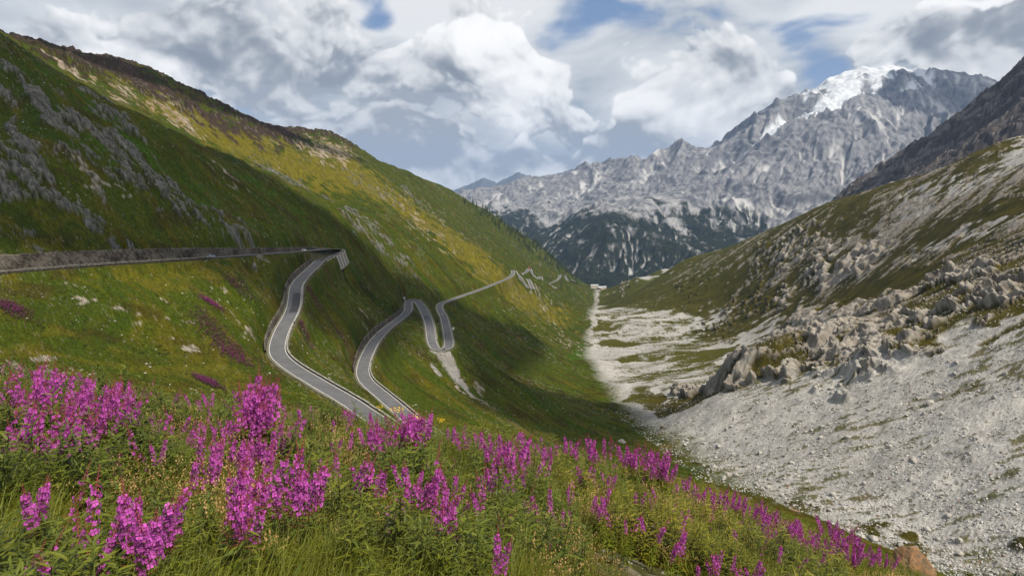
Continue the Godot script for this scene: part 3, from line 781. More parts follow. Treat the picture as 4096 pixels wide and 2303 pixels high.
			turf = mixed(turf, Color(0.080, 0.084, 0.012), flat * 0.6)
			var rc := mixed(turf, stone, e)
			var crag := noise_r.get_noise_2d((across + bend) / 17.0, along / 23.0)
			var lift := lime[j] * smoothstep(0.2, 0.8, lime[j])
			var block := blocky((across + bend) / 13.0, along / 19.0)
			var block2 := blocky(x / 5.0 + 9.0, d / 5.0)
			var block3 := blocky(x / 2.1, d / 2.1 + 4.0)
			var solid := e * lerpf(0.9, 0.35, smoothstep(300.0, 700.0, d)) * (ledge * 0.6 + block * 0.9 + block2 * 0.7 + block3 * 0.4) + lift * (ledge * 1.2 + blocky(across / 31.0 + 3.0, along / 40.0) * 4.5 + block * 1.4 + block2 * 0.9 + block3 * 0.6)
			rug += solid * 0.85
			push = -solid * 0.55 * right
			# gravel apron with tongues of grass
			var s := scree[j]
			if flat > 0.0:
				var fan := noise_a.get_noise_2d((d - x * 0.22 + bend * 2.0) / 62.0 + 7.0, x / 260.0)
				s = lerpf(s, clampf(0.40 + fan * 0.9 + fine * 0.25 + mid * 0.2, 0.0, 1.0), flat)
			# the stream bed winds down the middle
			var bed := absf(x - xg - 3.0 - noise_w.get_noise_2d(d / 70.0, 4.0) * 16.0) - d * 0.002
			s = maxf(s, 0.75 - 0.75 * smoothstep(0.0, 7.0, bed + fine * 6.0 + mid * 5.0))
			if s > 0.0:
				var tuft := noise_a.get_noise_2d(across / 5.0 + 60.0, along / 16.0)
				var island := smoothstep(0.25, 0.38, tuft + fine * 0.30 + noise_a.get_noise_2d(x / 55.0, d / 55.0) * 0.75 - 0.08 - flat * 0.25)
				var g := smoothstep(0.30, 0.58, s * 1.15 + streak * 0.26 + fine * 0.14 - lime[j] * 0.5)
				var grit := mixed(Color(0.47, 0.46, 0.44), Color(0.34, 0.33, 0.31), 0.42 + fine * 1.0 + streak * 0.8 + broad * 0.6)
				grit = mixed(grit, Color(0.52, 0.505, 0.475), smoothstep(0.15, 0.4, noise_a.get_noise_2d(across / 16.0, along / 120.0)) * 0.6)
				grit = mixed(grit, mixed(Color(0.115, 0.092, 0.022), Color(0.075, 0.085, 0.018), 0.5 + mid), island * 0.85)
				rc = mixed(rc, grit, g)
				push *= 1.0 - g
				rug = lerpf(rug, fine * 0.30 + noise_b.get_noise_2d(x / 1.2, d / 1.2) * 0.22 + mid * 1.5 + noise_a.get_noise_2d(across / 60.0 + 3.0, along / 110.0) * 3.5 + noise_a.get_noise_2d(across / 12.0 + 33.0, along / 60.0) * 0.9 + tuft * 0.3, g * (1.0 - lime[j]))
			if right < 0.99:
				col = mixed(col, rc, right + (noise_b.get_noise_2d(x / 5.0, d / 5.0)) * 0.5 * (1.0 - absf(right * 2.0 - 1.0)))
			else:
				col = rc
			rough = lerpf(rough, rug, right)
		# the limestone knoll that breaks off towards the valley
		var ku := (x - 196.0 + mid * 7.0) / 46.0
		var kv := absf(d - 402.0 - x * 0.12 + 24.0 + mid * 8.0) / 40.0
		if ku > -1.2 and ku < 1.6 and kv < 1.1:
			y += 21.0 * smoothstep(-1.0, -0.62, ku) * (1.0 - smoothstep(-0.3, 1.5, ku)) * (1.0 - smoothstep(0.35, 1.05, kv))
		var road := near_road(x, z)
		if road.x < 20.0:
			var edge := road.z + 1.0
			var w := smoothstep(edge, edge + (1.6 if absf(x + 112.0) < 26.0 and absf(d - 396.0) < 26.0 else 6.0), road.x)
			y = lerpf(road.y - 0.4, y + rough, w)
			if d < 500.0 and road.x < road.z + 1.2:
				col = mixed(col, Color(0.16, 0.15, 0.11), 0.6)
		else:
			y += rough
		hs[c] = y
		cs[c] = col
		ps[c] = push
	return [hs, cs, ps]

# ---------------------------------------------------------------- the bank at our feet
func build_bank() -> void:
	var sh := bank_grid
	sh.cols = 300
	sh.t0 = -1.0
	sh.t1 = 1.0
	var w := spline_weights(SURVEY)
	var ps := scaled_survey(SURVEY)
	# a plain square grid, 0.15 m near and wider further out
	var nx := 300
	var nz := 250
	bank_nx = nx
	bank_nz = nz
	var coarse := PackedFloat32Array()
	for r in nz / 10:
		for c in nx / 10:
			coarse.append(spline_height(ps, w, lerpf(-26.0, 28.0, (c + 0.5) * 10.0 / nx), -lerpf(-4.0, 34.0, (r + 0.5) * 10.0 / nz)))
	bank_h = enlarged(coarse, nx / 10, nz / 10, nx, nz)
	var verts := PackedVector3Array()
	var cols := PackedColorArray()
	for r in nz:
		for c in nx:
			var x := lerpf(-26.0, 28.0, (c + 0.5) / nx)
			var d := lerpf(-4.0, 34.0, (r + 0.5) / nz)
			var n := noise_a.get_noise_2d(x / 2.2, d / 2.2)
			var f := noise_b.get_noise_2d(x / 0.35, d / 0.35)
			var fade := 1.0 - smoothstep(24.0, 33.0, d)
			bank_h[r * nx + c] += (n * 0.16 + f * 0.05) * fade - smoothstep(27.0, 34.0, d) * 0.6
			verts.append(Vector3(x, bank_h[r * nx + c], -d))
			var col := mixed(Color(0.10, 0.075, 0.04), Color(0.055, 0.062, 0.018), 0.5 + n * 1.4 + f * 0.5)
			col = mixed(col, Color(0.21, 0.185, 0.14), smoothstep(0.25, 0.55, f + n * 0.4))
			cols.append(col)
	var norms := PackedVector3Array()
	for r in nz:
		for c in nx:
			var a := verts[r * nx + mini(c + 1, nx - 1)] - verts[r * nx + maxi(c - 1, 0)]
			var b := verts[mini(r + 1, nz - 1) * nx + c] - verts[maxi(r - 1, 0) * nx + c]
			norms.append(a.cross(b).normalized())
	var idx := PackedInt32Array()
	for r in nz - 1:
		for c in nx - 1:
			var a := r * nx + c
			idx.append_array([a, a + nx, a + 1, a + 1, a + nx, a + nx + 1])
	var m := vertex_paint()
	add_grain(m, 0.7, 0.9)
	structure(put("bank_ground", mesh_of(verts, idx, cols, norms), m))

var bank_nx := 0
var bank_nz := 0
var bank_h := PackedFloat32Array()

func ground(x: float, z: float) -> float:
	var d := -z
	if d < 29.0 and absf(x) < 25.0:
		var c := clampf((x + 26.0) / 54.0 * bank_nx - 0.5, 0.0, bank_nx - 1.001)
		var r := clampf((d + 4.0) / 38.0 * bank_nz - 0.5, 0.0, bank_nz - 1.001)
		var i := int(c)
		var k := int(r)
		var a := lerpf(bank_h[k * bank_nx + i], bank_h[k * bank_nx + i + 1], c - i)
		var b := lerpf(bank_h[(k + 1) * bank_nx + i], bank_h[(k + 1) * bank_nx + i + 1], c - i)
		return lerpf(a, b, r - k)
	return valley.at(x, z)

# ---------------------------------------------------------------- the far mountains
func build_massif() -> void:
	var sh := Sheet.new()
	sh.cols = 660
	sh.t0 = -0.36
	sh.t1 = 1.04
	set_rows(sh, 2720.0, 7600.0, func(d: float) -> float: return lerpf(8.0, 17.0, clampf((d - 2700.0) / 3000.0, 0.0, 1.0)), 12)
	massif = sh
	var base := coarse_sheet(sh, MASSIF, 6)
	sh.height.resize(sh.cols * sh.rows)
	var broad := PackedFloat32Array()
	broad.resize(sh.cols * sh.rows)
	var parts := []
	parts.resize(sh.rows)
	run_jobs(func(r: int) -> void: parts[r] = massif_heights(sh, base, r), sh.rows)
	for r in sh.rows:
		var hs: PackedFloat32Array = parts[r][0]
		var bs: PackedFloat32Array = parts[r][1]
		for c in sh.cols:
			sh.height[r * sh.cols + c] = hs[c]
			broad[r * sh.cols + c] = bs[c]
	# running water cuts the faces: gullies where the runoff gathers
	var run := runoff(broad, sh)
	var soft := enlarged(shrunk(run, sh.cols, sh.rows, 2), sh.cols / 2, sh.rows / 2, sh.cols, sh.rows)
	var wide := enlarged(shrunk(run, sh.cols, sh.rows, 6), sh.cols / 6, sh.rows / 6, sh.cols, sh.rows)
	for i in run.size():
		sh.height[i] -= run[i] * 3.0 + soft[i] * 11.0 + wide[i] * 26.0 - 45.0
	run_jobs(func(r: int) -> void: parts[r] = massif_colors(sh, base, soft, run, r), sh.rows)
	var colors := PackedColorArray()
	for r in sh.rows:
		colors.append_array(parts[r][0])
		forest.append_array(parts[r][1])
	structure(put("glacier_mountain", sheet_mesh(sh, colors), vertex_paint()))

var massif: Sheet
var forest := PackedFloat32Array()

func shrunk(a: PackedFloat32Array, w: int, h: int, by: int) -> PackedFloat32Array:
	var im := Image.create_from_data(w, h, false, Image.FORMAT_RF, a.to_byte_array())
	im.resize(w / by, h / by, Image.INTERPOLATE_TRILINEAR if by > 2 else Image.INTERPOLATE_BILINEAR)
	return im.get_data().to_float32_array()

# log of the ground that drains through each spot, water always taking the steepest way down
func runoff(h: PackedFloat32Array, sh: Sheet) -> PackedFloat32Array:
	var n := h.size()
	var order := PackedInt64Array()
	order.resize(n)
	for i in n:
		order[i] = (int((h[i] + 4000.0) * 256.0) << 20) | i
	order.sort()
	var area := PackedFloat32Array()
	area.resize(n)
	area.fill(1.0)
	var w := sh.cols
	for k in range(n - 1, -1, -1):
		var i := order[k] & 0xFFFFF
		var c := i % w
		if c == 0 or c == w - 1 or i < w or i >= n - w:
			continue
		var best := -1
		var steep := -0.6
		var here := h[i]
		for o in [[-1, 1.0], [1, 1.0], [-w, 1.0], [w, 1.0], [-w - 1, 0.71], [-w + 1, 0.71], [w - 1, 0.71], [w + 1, 0.71]]:
			var f: float = (here - h[i + o[0]]) * o[1]
			if f > steep:
				steep = f
				best = i + o[0]
		if best >= 0 and h[best] < here:
			area[best] += area[i]
	for i in n:
		area[i] = log(area[i]) / 2.303
	return area

func massif_heights(sh: Sheet, base: PackedFloat32Array, r: int) -> Array:
	var hs := PackedFloat32Array()
	var bs := PackedFloat32Array()
	hs.resize(sh.cols)
	bs.resize(sh.cols)
	var d := sh.dist[r]
	for c in sh.cols:
		var i := r * sh.cols + c
		var x := sh.t_of(c) * d
		var y := base[i]
		var wx := noise_w.get_noise_2d(x / 900.0, d / 900.0) * 260.0
		var wz := noise_w.get_noise_2d(x / 900.0 + 40.0, d / 900.0) * 260.0
		var big := noise_r.get_noise_2d((x + wx) / 1500.0, (d + wz) / 1500.0)
		var mid := noise_r.get_noise_2d((x + wx) / 300.0 + 7.0, (d + wz) / 560.0)
		var rib := noise_r.get_noise_2d((x + wx) / 900.0 + 2.0, (d + wz) / 2100.0)
		var up := clampf((y + 480.0) / 900.0, 0.0, 1.0)
		var low := smoothstep(1700.0, 700.0, x)
		y -= 75.0 * low * up
		var hard := (1.0 - 0.5 * low) * 0.55 + 0.45 * smoothstep(-0.2, 0.3, noise_a.get_noise_2d(x / 1300.0, d / 1300.0 + 9.0))
		y += (big * 90.0 - 30.0) * hard * up + (rib * 150.0 - 40.0) * hard * (0.2 + 0.8 * up)
		bs[c] = y + noise_a.get_noise_2d(x / 160.0, d / 160.0) * 16.0
		y += mid * 46.0 * hard * (0.35 + up * 0.65) + noise_r.get_noise_2d((x + wx * 0.5) / 120.0, (d + wz * 0.5) / 190.0) * 15.0 * hard
		hs[c] = y
	return [hs, bs]

func massif_colors(sh: Sheet, base: PackedFloat32Array, soft: PackedFloat32Array, run: PackedFloat32Array, r: int) -> Array:
	var cs := PackedColorArray()
	var fs := PackedFloat32Array()
	cs.resize(sh.cols)
	fs.resize(sh.cols)
	var d := sh.dist[r]
	for c in sh.cols:
		var i := r * sh.cols + c
		var x := sh.t_of(c) * d
		var y := sh.height[i]
		var wx := noise_w.get_noise_2d(x / 900.0, d / 900.0) * 260.0
		var mid := noise_r.get_noise_2d((x + wx) / 300.0 + 7.0, (d + wx) / 560.0)
		var fine := noise_b.get_noise_2d(x / 55.0, d / 55.0)
		var bed := sin((y + x * 0.18 + noise_a.get_noise_2d(x / 600.0, d / 600.0) * 120.0) / 13.0)
		var gull := noise_a.get_noise_2d((x + wx * 0.5) / 85.0 + 3.0, y / 900.0 + d / 2600.0)
		var rock := mixed(Color(0.070, 0.075, 0.088), Color(0.215, 0.217, 0.228), 0.45 + fine * 0.9 + bed * 0.16 + mid * 0.35)
		# debris lies in the chutes and in broad cones
		var debris := smoothstep(0.05, 0.42, soft[i] * 0.30 - mid * 0.35 + noise_a.get_noise_2d(x / 700.0 + 30.0, d / 700.0) * 0.8 - 0.22 + gull * 0.35)
		var col := mixed(rock, Color(0.44, 0.44, 0.44), debris * 0.85)
		# dwarf pine and forest below the tree line, cut by pale gullies
		var line := -110.0 + noise_a.get_noise_2d(x / 420.0, d / 420.0) * 190.0 + gull * 110.0 - smoothstep(1500.0, 2400.0, x) * 260.0
		var wood := smoothstep(line + 70.0, line - 70.0, y + fine * 40.0)
		if wood > 0.0:
			var cut := smoothstep(0.95, 1.55, soft[i] * 0.75 + run[i] * 0.22 + fine * 0.35 + gull * 0.45)
			var e := wood * (1.0 - cut * 0.95) * smoothstep(-0.55, -0.2, noise_a.get_noise_2d(x / 240.0 + 11.0, y / 240.0) + gull * 0.3 + fine * 0.3 + (line - y) / 900.0)
			col = mixed(mixed(col, Color(0.36, 0.36, 0.36), 0.5), mixed(Color(0.010, 0.014, 0.011), Color(0.020, 0.025, 0.017), 0.5 + fine), e)
			fs[c] = e
		# snow and ice near the summit
		var slope_flat := smoothstep(0.35, -0.35, mid)
		var ice := smoothstep(0.0, 90.0, y - (850.0 + smoothstep(1500.0, 3400.0, x) * 140.0) + noise_a.get_noise_2d(x / 300.0 + 3.0, d / 300.0) * 280.0 - mid * 140.0 + slope_flat * 90.0 - 35.0 - smoothstep(3650.0, 4400.0, x) * 330.0)
		# the ice tongues hanging from the dome
		var here := Vector2(x, d)
		for s in [[3150.0, 5600.0, 2700.0, 5250.0, 150.0], [3350.0, 5900.0, 3150.0, 5600.0, 190.0], [2560.0, 5500.0, 2330.0, 5300.0, 95.0], [3650.0, 5900.0, 3700.0, 5800.0, 80.0]]:
			var a := Vector2(s[0], s[1])
			var b := Vector2(s[2], s[3])
			var f := clampf((here - a).dot(b - a) / (b - a).length_squared(), 0.0, 1.0)
			ice = maxf(ice, smoothstep(1.0, 0.75, here.distance_to(a.lerp(b, f)) / s[4] + fine * 0.35 + mid * 0.25))
		if ice > 0.0:
			col = mixed(col, mixed(Color(0.58, 0.60, 0.63), Color(0.42, 0.455, 0.50), 0.5 + fine + bed * 0.2), ice)
			sh.height[i] = lerpf(y, base[i] + 10.0, ice * 0.55)
		cs[c] = col
	return [cs, fs]

func build_crag() -> void:
	var sh := Sheet.new()
	sh.cols = 300
	sh.t0 = 0.55
	sh.t1 = 1.15
	set_rows(sh, 1050.0, 2500.0, func(_d: float) -> float: return 6.0, 12)
	var base := coarse_sheet(sh, CRAG, 6)
	sh.height.resize(sh.cols * sh.rows)
	var colors := PackedColorArray()
	for r in sh.rows:
		var d := sh.dist[r]
		for c in sh.cols:
			var i := r * sh.cols + c
			var x := sh.t_of(c) * d
			var w := noise_w.get_noise_2d(x / 160.0, d / 160.0) * 50.0
			var crag := noise_r.get_noise_2d((x + w) / 210.0, (d - w) / 260.0)
			var crag2 := noise_r.get_noise_2d((x + w) / 60.0, (d + w) / 75.0)
			var fine := noise_b.get_noise_2d(x / 14.0, d / 14.0)
			var y := base[i] + crag * 30.0 + crag2 * 6.0 + noise_c.get_noise_2d((x + w) / 34.0, d / 40.0) * 8.0 + fine * 4.0 - 12.0
			sh.height[i] = y
			var gull := noise_a.get_noise_2d((x + d * 0.4) / 26.0, (x * 0.4 - d) / 120.0)
			var col := mixed(Color(0.032, 0.029, 0.029), Color(0.075, 0.068, 0.065), 0.5 + fine * 0.8 + crag2 * 0.3)  # rock tone lowered to stand in for shade the thin cloud loses
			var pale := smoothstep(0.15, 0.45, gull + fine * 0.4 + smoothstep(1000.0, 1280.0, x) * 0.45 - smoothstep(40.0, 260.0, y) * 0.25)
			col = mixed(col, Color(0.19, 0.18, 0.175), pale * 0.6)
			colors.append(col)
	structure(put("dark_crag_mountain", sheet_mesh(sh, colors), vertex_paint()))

func build_blue_ridge() -> void:
	# the farthest range: a rugged wall of mountains with real depth
	var nx := 300
	var nz := 40
	var verts := PackedVector3Array()
	var cols := PackedColorArray()
	for r in nz:
		var f := float(r) / (nz - 1) * 2.0 - 1.0
		for c in nx:
			var x := lerpf(-3800.0, 5600.0, float(c) / (nx - 1))
			var top := -200.0
			for k in range(0, BLUE_RIDGE.size() - 3, 3):
				if x >= BLUE_RIDGE[k] and x <= BLUE_RIDGE[k + 3]:
					top = lerpf(BLUE_RIDGE[k + 1], BLUE_RIDGE[k + 4], (x - BLUE_RIDGE[k]) / (BLUE_RIDGE[k + 3] - BLUE_RIDGE[k]))
			top = maxf(top, 0.0)
			var z := -14000.0 - f * 2200.0
			var n := noise_r.get_noise_2d(x / 900.0, z / 900.0)
			var y := top - absf(f) * 1500.0 + n * 130.0 * (0.35 + absf(f)) - 30.0 + noise_b.get_noise_2d(x / 160.0, z / 160.0) * 25.0
			verts.append(Vector3(x, y, z))
			cols.append(mixed(Color(0.055, 0.062, 0.07), Color(0.10, 0.105, 0.11), 0.5 + n * 0.5))
	var norms := PackedVector3Array()
	for r in nz:
		for c in nx:
			var a := verts[r * nx + mini(c + 1, nx - 1)] - verts[r * nx + maxi(c - 1, 0)]
			var b := verts[mini(r + 1, nz - 1) * nx + c] - verts[maxi(r - 1, 0) * nx + c]
			norms.append(a.cross(b).normalized())
	var idx := PackedInt32Array()
	for r in nz - 1:
		for c in nx - 1:
			var a := r * nx + c
			idx.append_array([a, a + nx, a + 1, a + 1, a + nx, a + nx + 1])
	structure(put("distant_mountains", mesh_of(verts, idx, cols, norms), vertex_paint()))

# ---------------------------------------------------------------- roads, walls and parapets
func side_of(pts: PackedVector3Array, i: int) -> Vector3:
	var a := pts[maxi(i - 2, 0)]
	var b := pts[mini(i + 2, pts.size() - 1)]
	var t := b - a
	t.y = 0.0
	return t.normalized().cross(Vector3.UP)

func sample_at(road: int, control: Array, k: float) -> int:
	var i := clampi(int(k), 0, control.size() / 3 - 2)
	var a := Vector3(control[i * 3], control[i * 3 + 1], control[i * 3 + 2])
	var b := Vector3(control[i * 3 + 3], control[i * 3 + 4], control[i * 3 + 5])
	var p := a.lerp(b, k - i)
	var best := 0
	var q := 1e9
	for n in road_points[road].size():
		var e := Vector2(road_points[road][n].x - p.x, road_points[road][n].z - p.z).length()
		if e < q:
			q = e
			best = n
	return best

func ribbon(pts: PackedVector3Array, i0: int, i1: int, from: float, to: float, n: int, lift: float, shade: Callable) -> ArrayMesh:
	var verts := PackedVector3Array()
	var cols := PackedColorArray()
	var norms := PackedVector3Array()
	var idx := PackedInt32Array()
	for i in range(i0, i1 + 1):
		var s := side_of(pts, i)
		for k in n:
			var off := lerpf(from, to, float(k) / (n - 1))
			var p := pts[i] + s * off + Vector3.UP * lift
			verts.append(p)
			cols.append(shade.call(p, off, i))
			norms.append(Vector3.UP)
	for i in i1 - i0:
		for k in n - 1:
			var a := i * n + k
			idx.append_array([a, a + n, a + 1, a + 1, a + n, a + n + 1])
	return mesh_of(verts, idx, cols, norms)

func build_roads() -> void:
	var asphalt := vertex_paint(0.92, 0.25)
	add_grain(asphalt, 0.35, 0.25)
	var white := paint(0.62, 0.62, 0.60, 0.8)
	for r in road_points.size():
		var pts := road_points[r]
		var half := road_half[r]
		var o := Node3D.new()
		o.name = numbered("mountain_road")
		add_child(o)
		structure(o)
		var far := r > 1
		var tone := func(p: Vector3, off: float, i: int) -> Color:
			var n := noise_a.get_noise_2d(p.x / 6.0, p.z / 6.0)
			var c := Color(0.150, 0.152, 0.160) * (1.0 + n * 0.25)
			if r == 0:
				# a relaid strip of darker asphalt
				var z := -p.z
				if z > 244.0 and z < 268.0 and off < 0.9 and p.x > -118.0 and i > 130:
					c = Color(0.070, 0.070, 0.078) * (1.0 + n * 0.2)
				if z > 345.0 and off < 1.2 and i > 140:
					c = Color(0.095, 0.096, 0.105) * (1.0 + n * 0.2)
			if absf(off) > half - 0.3:
				c = c.lerp(Color(0.27, 0.26, 0.23), 0.45)
			c.a = 1.0
			return c
		put("carriageway", ribbon(pts, 0, pts.size() - 1, -half, half, 11, 0.0, tone), asphalt, o)
		# gravelly verge that carries the walls
		var verge := func(p: Vector3, _off: float, _i: int) -> Color:
			var n := noise_b.get_noise_2d(p.x / 1.5, p.z / 1.5)
			return mixed(Color(0.17, 0.16, 0.13), Color(0.09, 0.09, 0.04), 0.5 + n)
		for s in [-1.0, 1.0]:
			put("verge", ribbon(pts, 0, pts.size() - 1, s * (half - 0.05) if s > 0 else s * (half + 0.7), s * (half + 0.7) if s > 0 else s * (half - 0.05), 3, -0.06, verge), vertex_paint(), o)
		for s in [-1.0, 1.0]:
			var at: float = s * (half - 0.35)
			var w := 0.075 if not far else 0.14
			put("edge_line", ribbon(pts, 0, pts.size() - 1, at - w, at + w, 2, 0.012, func(_p: Vector3, _o: float, _i: int) -> Color: return Color.WHITE), white, o)
	var stone := vertex_paint(0.95, 0.2)
	add_grain(stone, 0.9, 1.4)
	var upper := UPPER_ROAD
	var middle := MIDDLE_ROAD
	# walls that hold the slope above the road
	wall(0, sample_at(0, upper, 0.0), sample_at(0, upper, 9.4), -1.0, [5.0, 5.0, 4.4, 3.4, 2.6, 1.8], stone, "long rough stone retaining wall above the straight road at the left edge")
	wall(0, sample_at(0, upper, 14.0), sample_at(0, upper, 23.4), 1.0, [1.2, 2.6, 3.0, 2.6, 2.2, 2.8, 3.0, 2.2], stone, "pale rubble retaining wall on the uphill side of the first descending bend")
	wall(1, sample_at(1, middle, 8.2), sample_at(1, middle, 15.2), -1.0, [1.4, 3.4, 3.6, 3.0, 3.2, 2.0], stone, "grey rubble retaining wall above the middle road below the first bend")
	# walls that carry the road on the downhill side
	wall(0, sample_at(0, upper, 12.6), sample_at(0, upper, 18.5), -1.0, [-4.0, -3.5, -2.6, -2.2], stone, "stone wall carrying the downhill edge of the first bend")
	wall(1, sample_at(1, middle, 10.5), sample_at(1, middle, 15.8), 1.0, [-1.6, -3.0, -3.2, -2.4], stone, "pale stone wall carrying the middle road before its hairpin")
	wall(1, sample_at(1, middle, 31.2), sample_at(1, middle, 34.4), 1.0, [-2.2, -3.6, -3.0, -1.8], stone, "stone wall under the road leaving the lowest near hairpin")
	# parapets of mortared blocks
	parapet(0, sample_at(0, upper, 21.0), sample_at(0, upper, 34.8), -1.0, stone, "low stone parapet along the near sunlit stretch of the upper road")
	parapet(0, sample_at(0, upper, 13.5), sample_at(0, upper, 20.8), -1.0, stone, "low stone parapet along the upper road between hairpin and dark asphalt patch")
	parapet(0, sample_at(0, upper, 0.0), sample_at(0, upper, 6.0), 1.0, stone, "white-capped low wall along the straight road at the left edge")
	parapet(0, sample_at(0, upper, 9.2), sample_at(0, upper, 13.0), -1.0, stone, "curved parapet round the outer edge of the highest hairpin")
	parapet(1, sample_at(1, middle, 0.0), sample_at(1, middle, 9.0), 1.0, stone, "low stone parapet beside the middle road nearest the flowers")
	parapet(1, sample_at(1, middle, 9.2), sample_at(1, middle, 16.2), 1.0, stone, "stone parapet along the middle road as it climbs to its hairpin")
	parapet(1, sample_at(1, middle, 16.4), sample_at(1, middle, 23.0), -1.0, stone, "parapet on the right of the leg between the two near hairpins")
	parapet(1, sample_at(1, middle, 25.0), sample_at(1, middle, 30.0), 1.0, stone, "parapet beside the last near leg above the grassy gully")
	bastion(stone)

func stone_tone(p: Vector3) -> Color:
	var n := noise_b.get_noise_3d(p.x / 0.7, p.y / 0.5, p.z / 0.7)
	var m := noise_a.get_noise_3d(p.x / 9.0, p.y / 9.0, p.z / 9.0)
	return mixed(Color(0.20, 0.18, 0.15), Color(0.045, 0.038, 0.030), 0.55 + n * 1.3 + m * 0.9)

# A rubble wall: heights above (or, when negative, below) the road, spread evenly along it.
func wall(road: int, i0: int, i1: int, side: float, heights: Array, m: Material, label: String) -> void:
	var pts := road_points[road]
	var half := road_half[road]
	var verts := PackedVector3Array()
	var cols := PackedColorArray()
	var idx := PackedInt32Array()
	var up := 9
	var n := (i1 - i0) * 4
	var origin := pts[(i0 + i1) / 2]
	for k in n + 1:
		var f := i0 + k / 4.0
		var i := mini(int(f), i1 - 1)
		var p := pts[i].lerp(pts[i + 1], f - i)
		var s := side_of(pts, i).lerp(side_of(pts, i + 1), f - i).normalized() * side
		var g := float(k) / n * (heights.size() - 1)
		var gi := mini(int(g), heights.size() - 2)
		var h: float = lerpf(heights[gi], heights[gi + 1], g - gi) * (1.0 + 0.10 * noise_a.get_noise_1d(k * 0.13))
		var ends := minf(1.0, minf(k, n - k) / 10.0 + 0.25)
		h *= ends
		var low := -0.7 if h > 0.0 else h
		var high := h if h > 0.0 else 0.06
		for u in up + 3:
			var v := minf(float(u) / up, 1.0)
			var y := lerpf(low, high, v)
			var batter := (y - low) * 0.14 if h > 0.0 else (high - y) * 0.16
			var off := half + 0.55 + batter
			if u == up + 1: off += 0.55
			if u == up + 2:
				off += 0.6
				y = low
			if h < 0.0:
				off = half + 0.9 + batter if u <= up else half + 0.3
			var q := p + s * off + Vector3.UP * y
			var bump := noise_b.get_noise_3d(q.x / 0.8, q.y / 0.6, q.z / 0.8) * 0.16
			q += s * bump + Vector3.UP * bump * 0.4
			verts.append(q - origin)
			cols.append(stone_tone(q))
	var w := up + 3
	for k in n:
		for u in w - 1:
			var a := k * w + u
			idx.append_array([a, a + 1, a + w, a + 1, a + w + 1, a + w])
	var st := SurfaceTool.new()
	st.create_from(mesh_of(verts, idx, cols), 0)
	st.generate_normals()
	var o := put("retaining_wall", st.commit(), m)
	o.position = origin
	tag(o, label, "stone wall", "retaining walls of the pass road")

func block_mesh(length: float, height: float, thick: float, seed: int) -> ArrayMesh:
	# a mortared block with a slightly proud coping and uneven faces
	var st := SurfaceTool.new()
	st.begin(Mesh.PRIMITIVE_TRIANGLES)
	var rows := [[0.0, 1.0], [0.5, 0.97], [0.78, 0.95], [0.78, 1.12], [0.97, 1.12], [1.0, 1.0]]
	var seg := 5
	var ring := []
	for r in rows:
		var line := PackedVector3Array()
		for k in seg + 1:
			line.append(Vector3(lerpf(-0.5, 0.5, float(k) / seg) * length * (1.0 + (r[1] - 1.0) * 0.1), r[0] * height, thick * 0.5 * r[1]))
		for k in seg + 1:
			line.append(Vector3(lerpf(0.5, -0.5, float(k) / seg) * length * (1.0 + (r[1] - 1.0) * 0.1), r[0] * height, -thick * 0.5 * r[1]))
		for k in line.size():
			line[k] += Vector3(noise_b.get_noise_2d(k * 3.1 + seed, r[0] * 9.0), noise_b.get_noise_2d(k * 2.3, seed + r[0] * 5.0) * 0.6, noise_b.get_noise_2d(seed * 7.0 + k, r[0] * 4.0)) * 0.07
		ring.append(line)
	var quad := func(a: Vector3, b: Vector3, c: Vector3, d: Vector3, t: Color) -> void:
		for v in [a, b, c, a, c, d]:
			st.set_color(t)
			st.add_vertex(v)
	var n: int = ring[0].size()
	for r in rows.size() - 1:
		for k in n:
			var t := mixed(Color(0.22, 0.205, 0.18), Color(0.10, 0.088, 0.07), 0.5 + noise_b.get_noise_2d(k * 1.7 + seed * 3.0, r * 2.2) * 1.2) if r < 3 else mixed(Color(0.40, 0.39, 0.36), Color(0.30, 0.285, 0.25), 0.5 + noise_b.get_noise_2d(k + seed * 5.0, 3.0))
			quad.call(ring[r][k], ring[r + 1][k], ring[r + 1][(k + 1) % n], ring[r][(k + 1) % n], t)
	var top: PackedVector3Array = ring[-1]
	for k in seg:
		quad.call(top[k], top[n - 1 - k], top[n - 2 - k], top[k + 1], mixed(Color(0.40, 0.39, 0.36), Color(0.30, 0.285, 0.25), 0.5 + noise_b.get_noise_2d(k * 2.0 + seed * 5.0, 8.0)))
	st.generate_normals()
	return st.commit()

func parapet(road: int, i0: int, i1: int, side: float, m: Material, label: String) -> void:
	var pts := road_points[road]
	var half := road_half[road]
	var blocks := []
	for k in 4:
		blocks.append(block_mesh(3.5, 0.8, 0.5, k * 17 + 3))
	var o := thing("parapet_wall", label, "parapet", pts[(i0 + i1) / 2], 0.0, "stone parapets of the pass road")
	var i := i0 + 1
	var n := 0
	while i + 1 <= i1:
		# every block spans two road samples (four metres) with a drain gap
		var a := pts[i - 1] + side_of(pts, i - 1) * side * (half + 0.35)
		var b := pts[mini(i + 1, i1)] + side_of(pts, mini(i + 1, i1)) * side * (half + 0.35)
		var mid := (a + b) * 0.5
		var along := b - a
		var piece := put("stone_block", blocks[n % 4], m, o)
		piece.position = mid - o.position + Vector3(0, -0.1, 0)
		piece.basis = Basis.looking_at(along.normalized(), Vector3.UP) * Basis(Vector3.UP, PI / 2.0)
		piece.basis = piece.basis.scaled_local(Vector3(along.length() * 0.90 / 3.5, rng.randf_range(0.9, 1.1), 1.0))
		i += 2
		n += 1

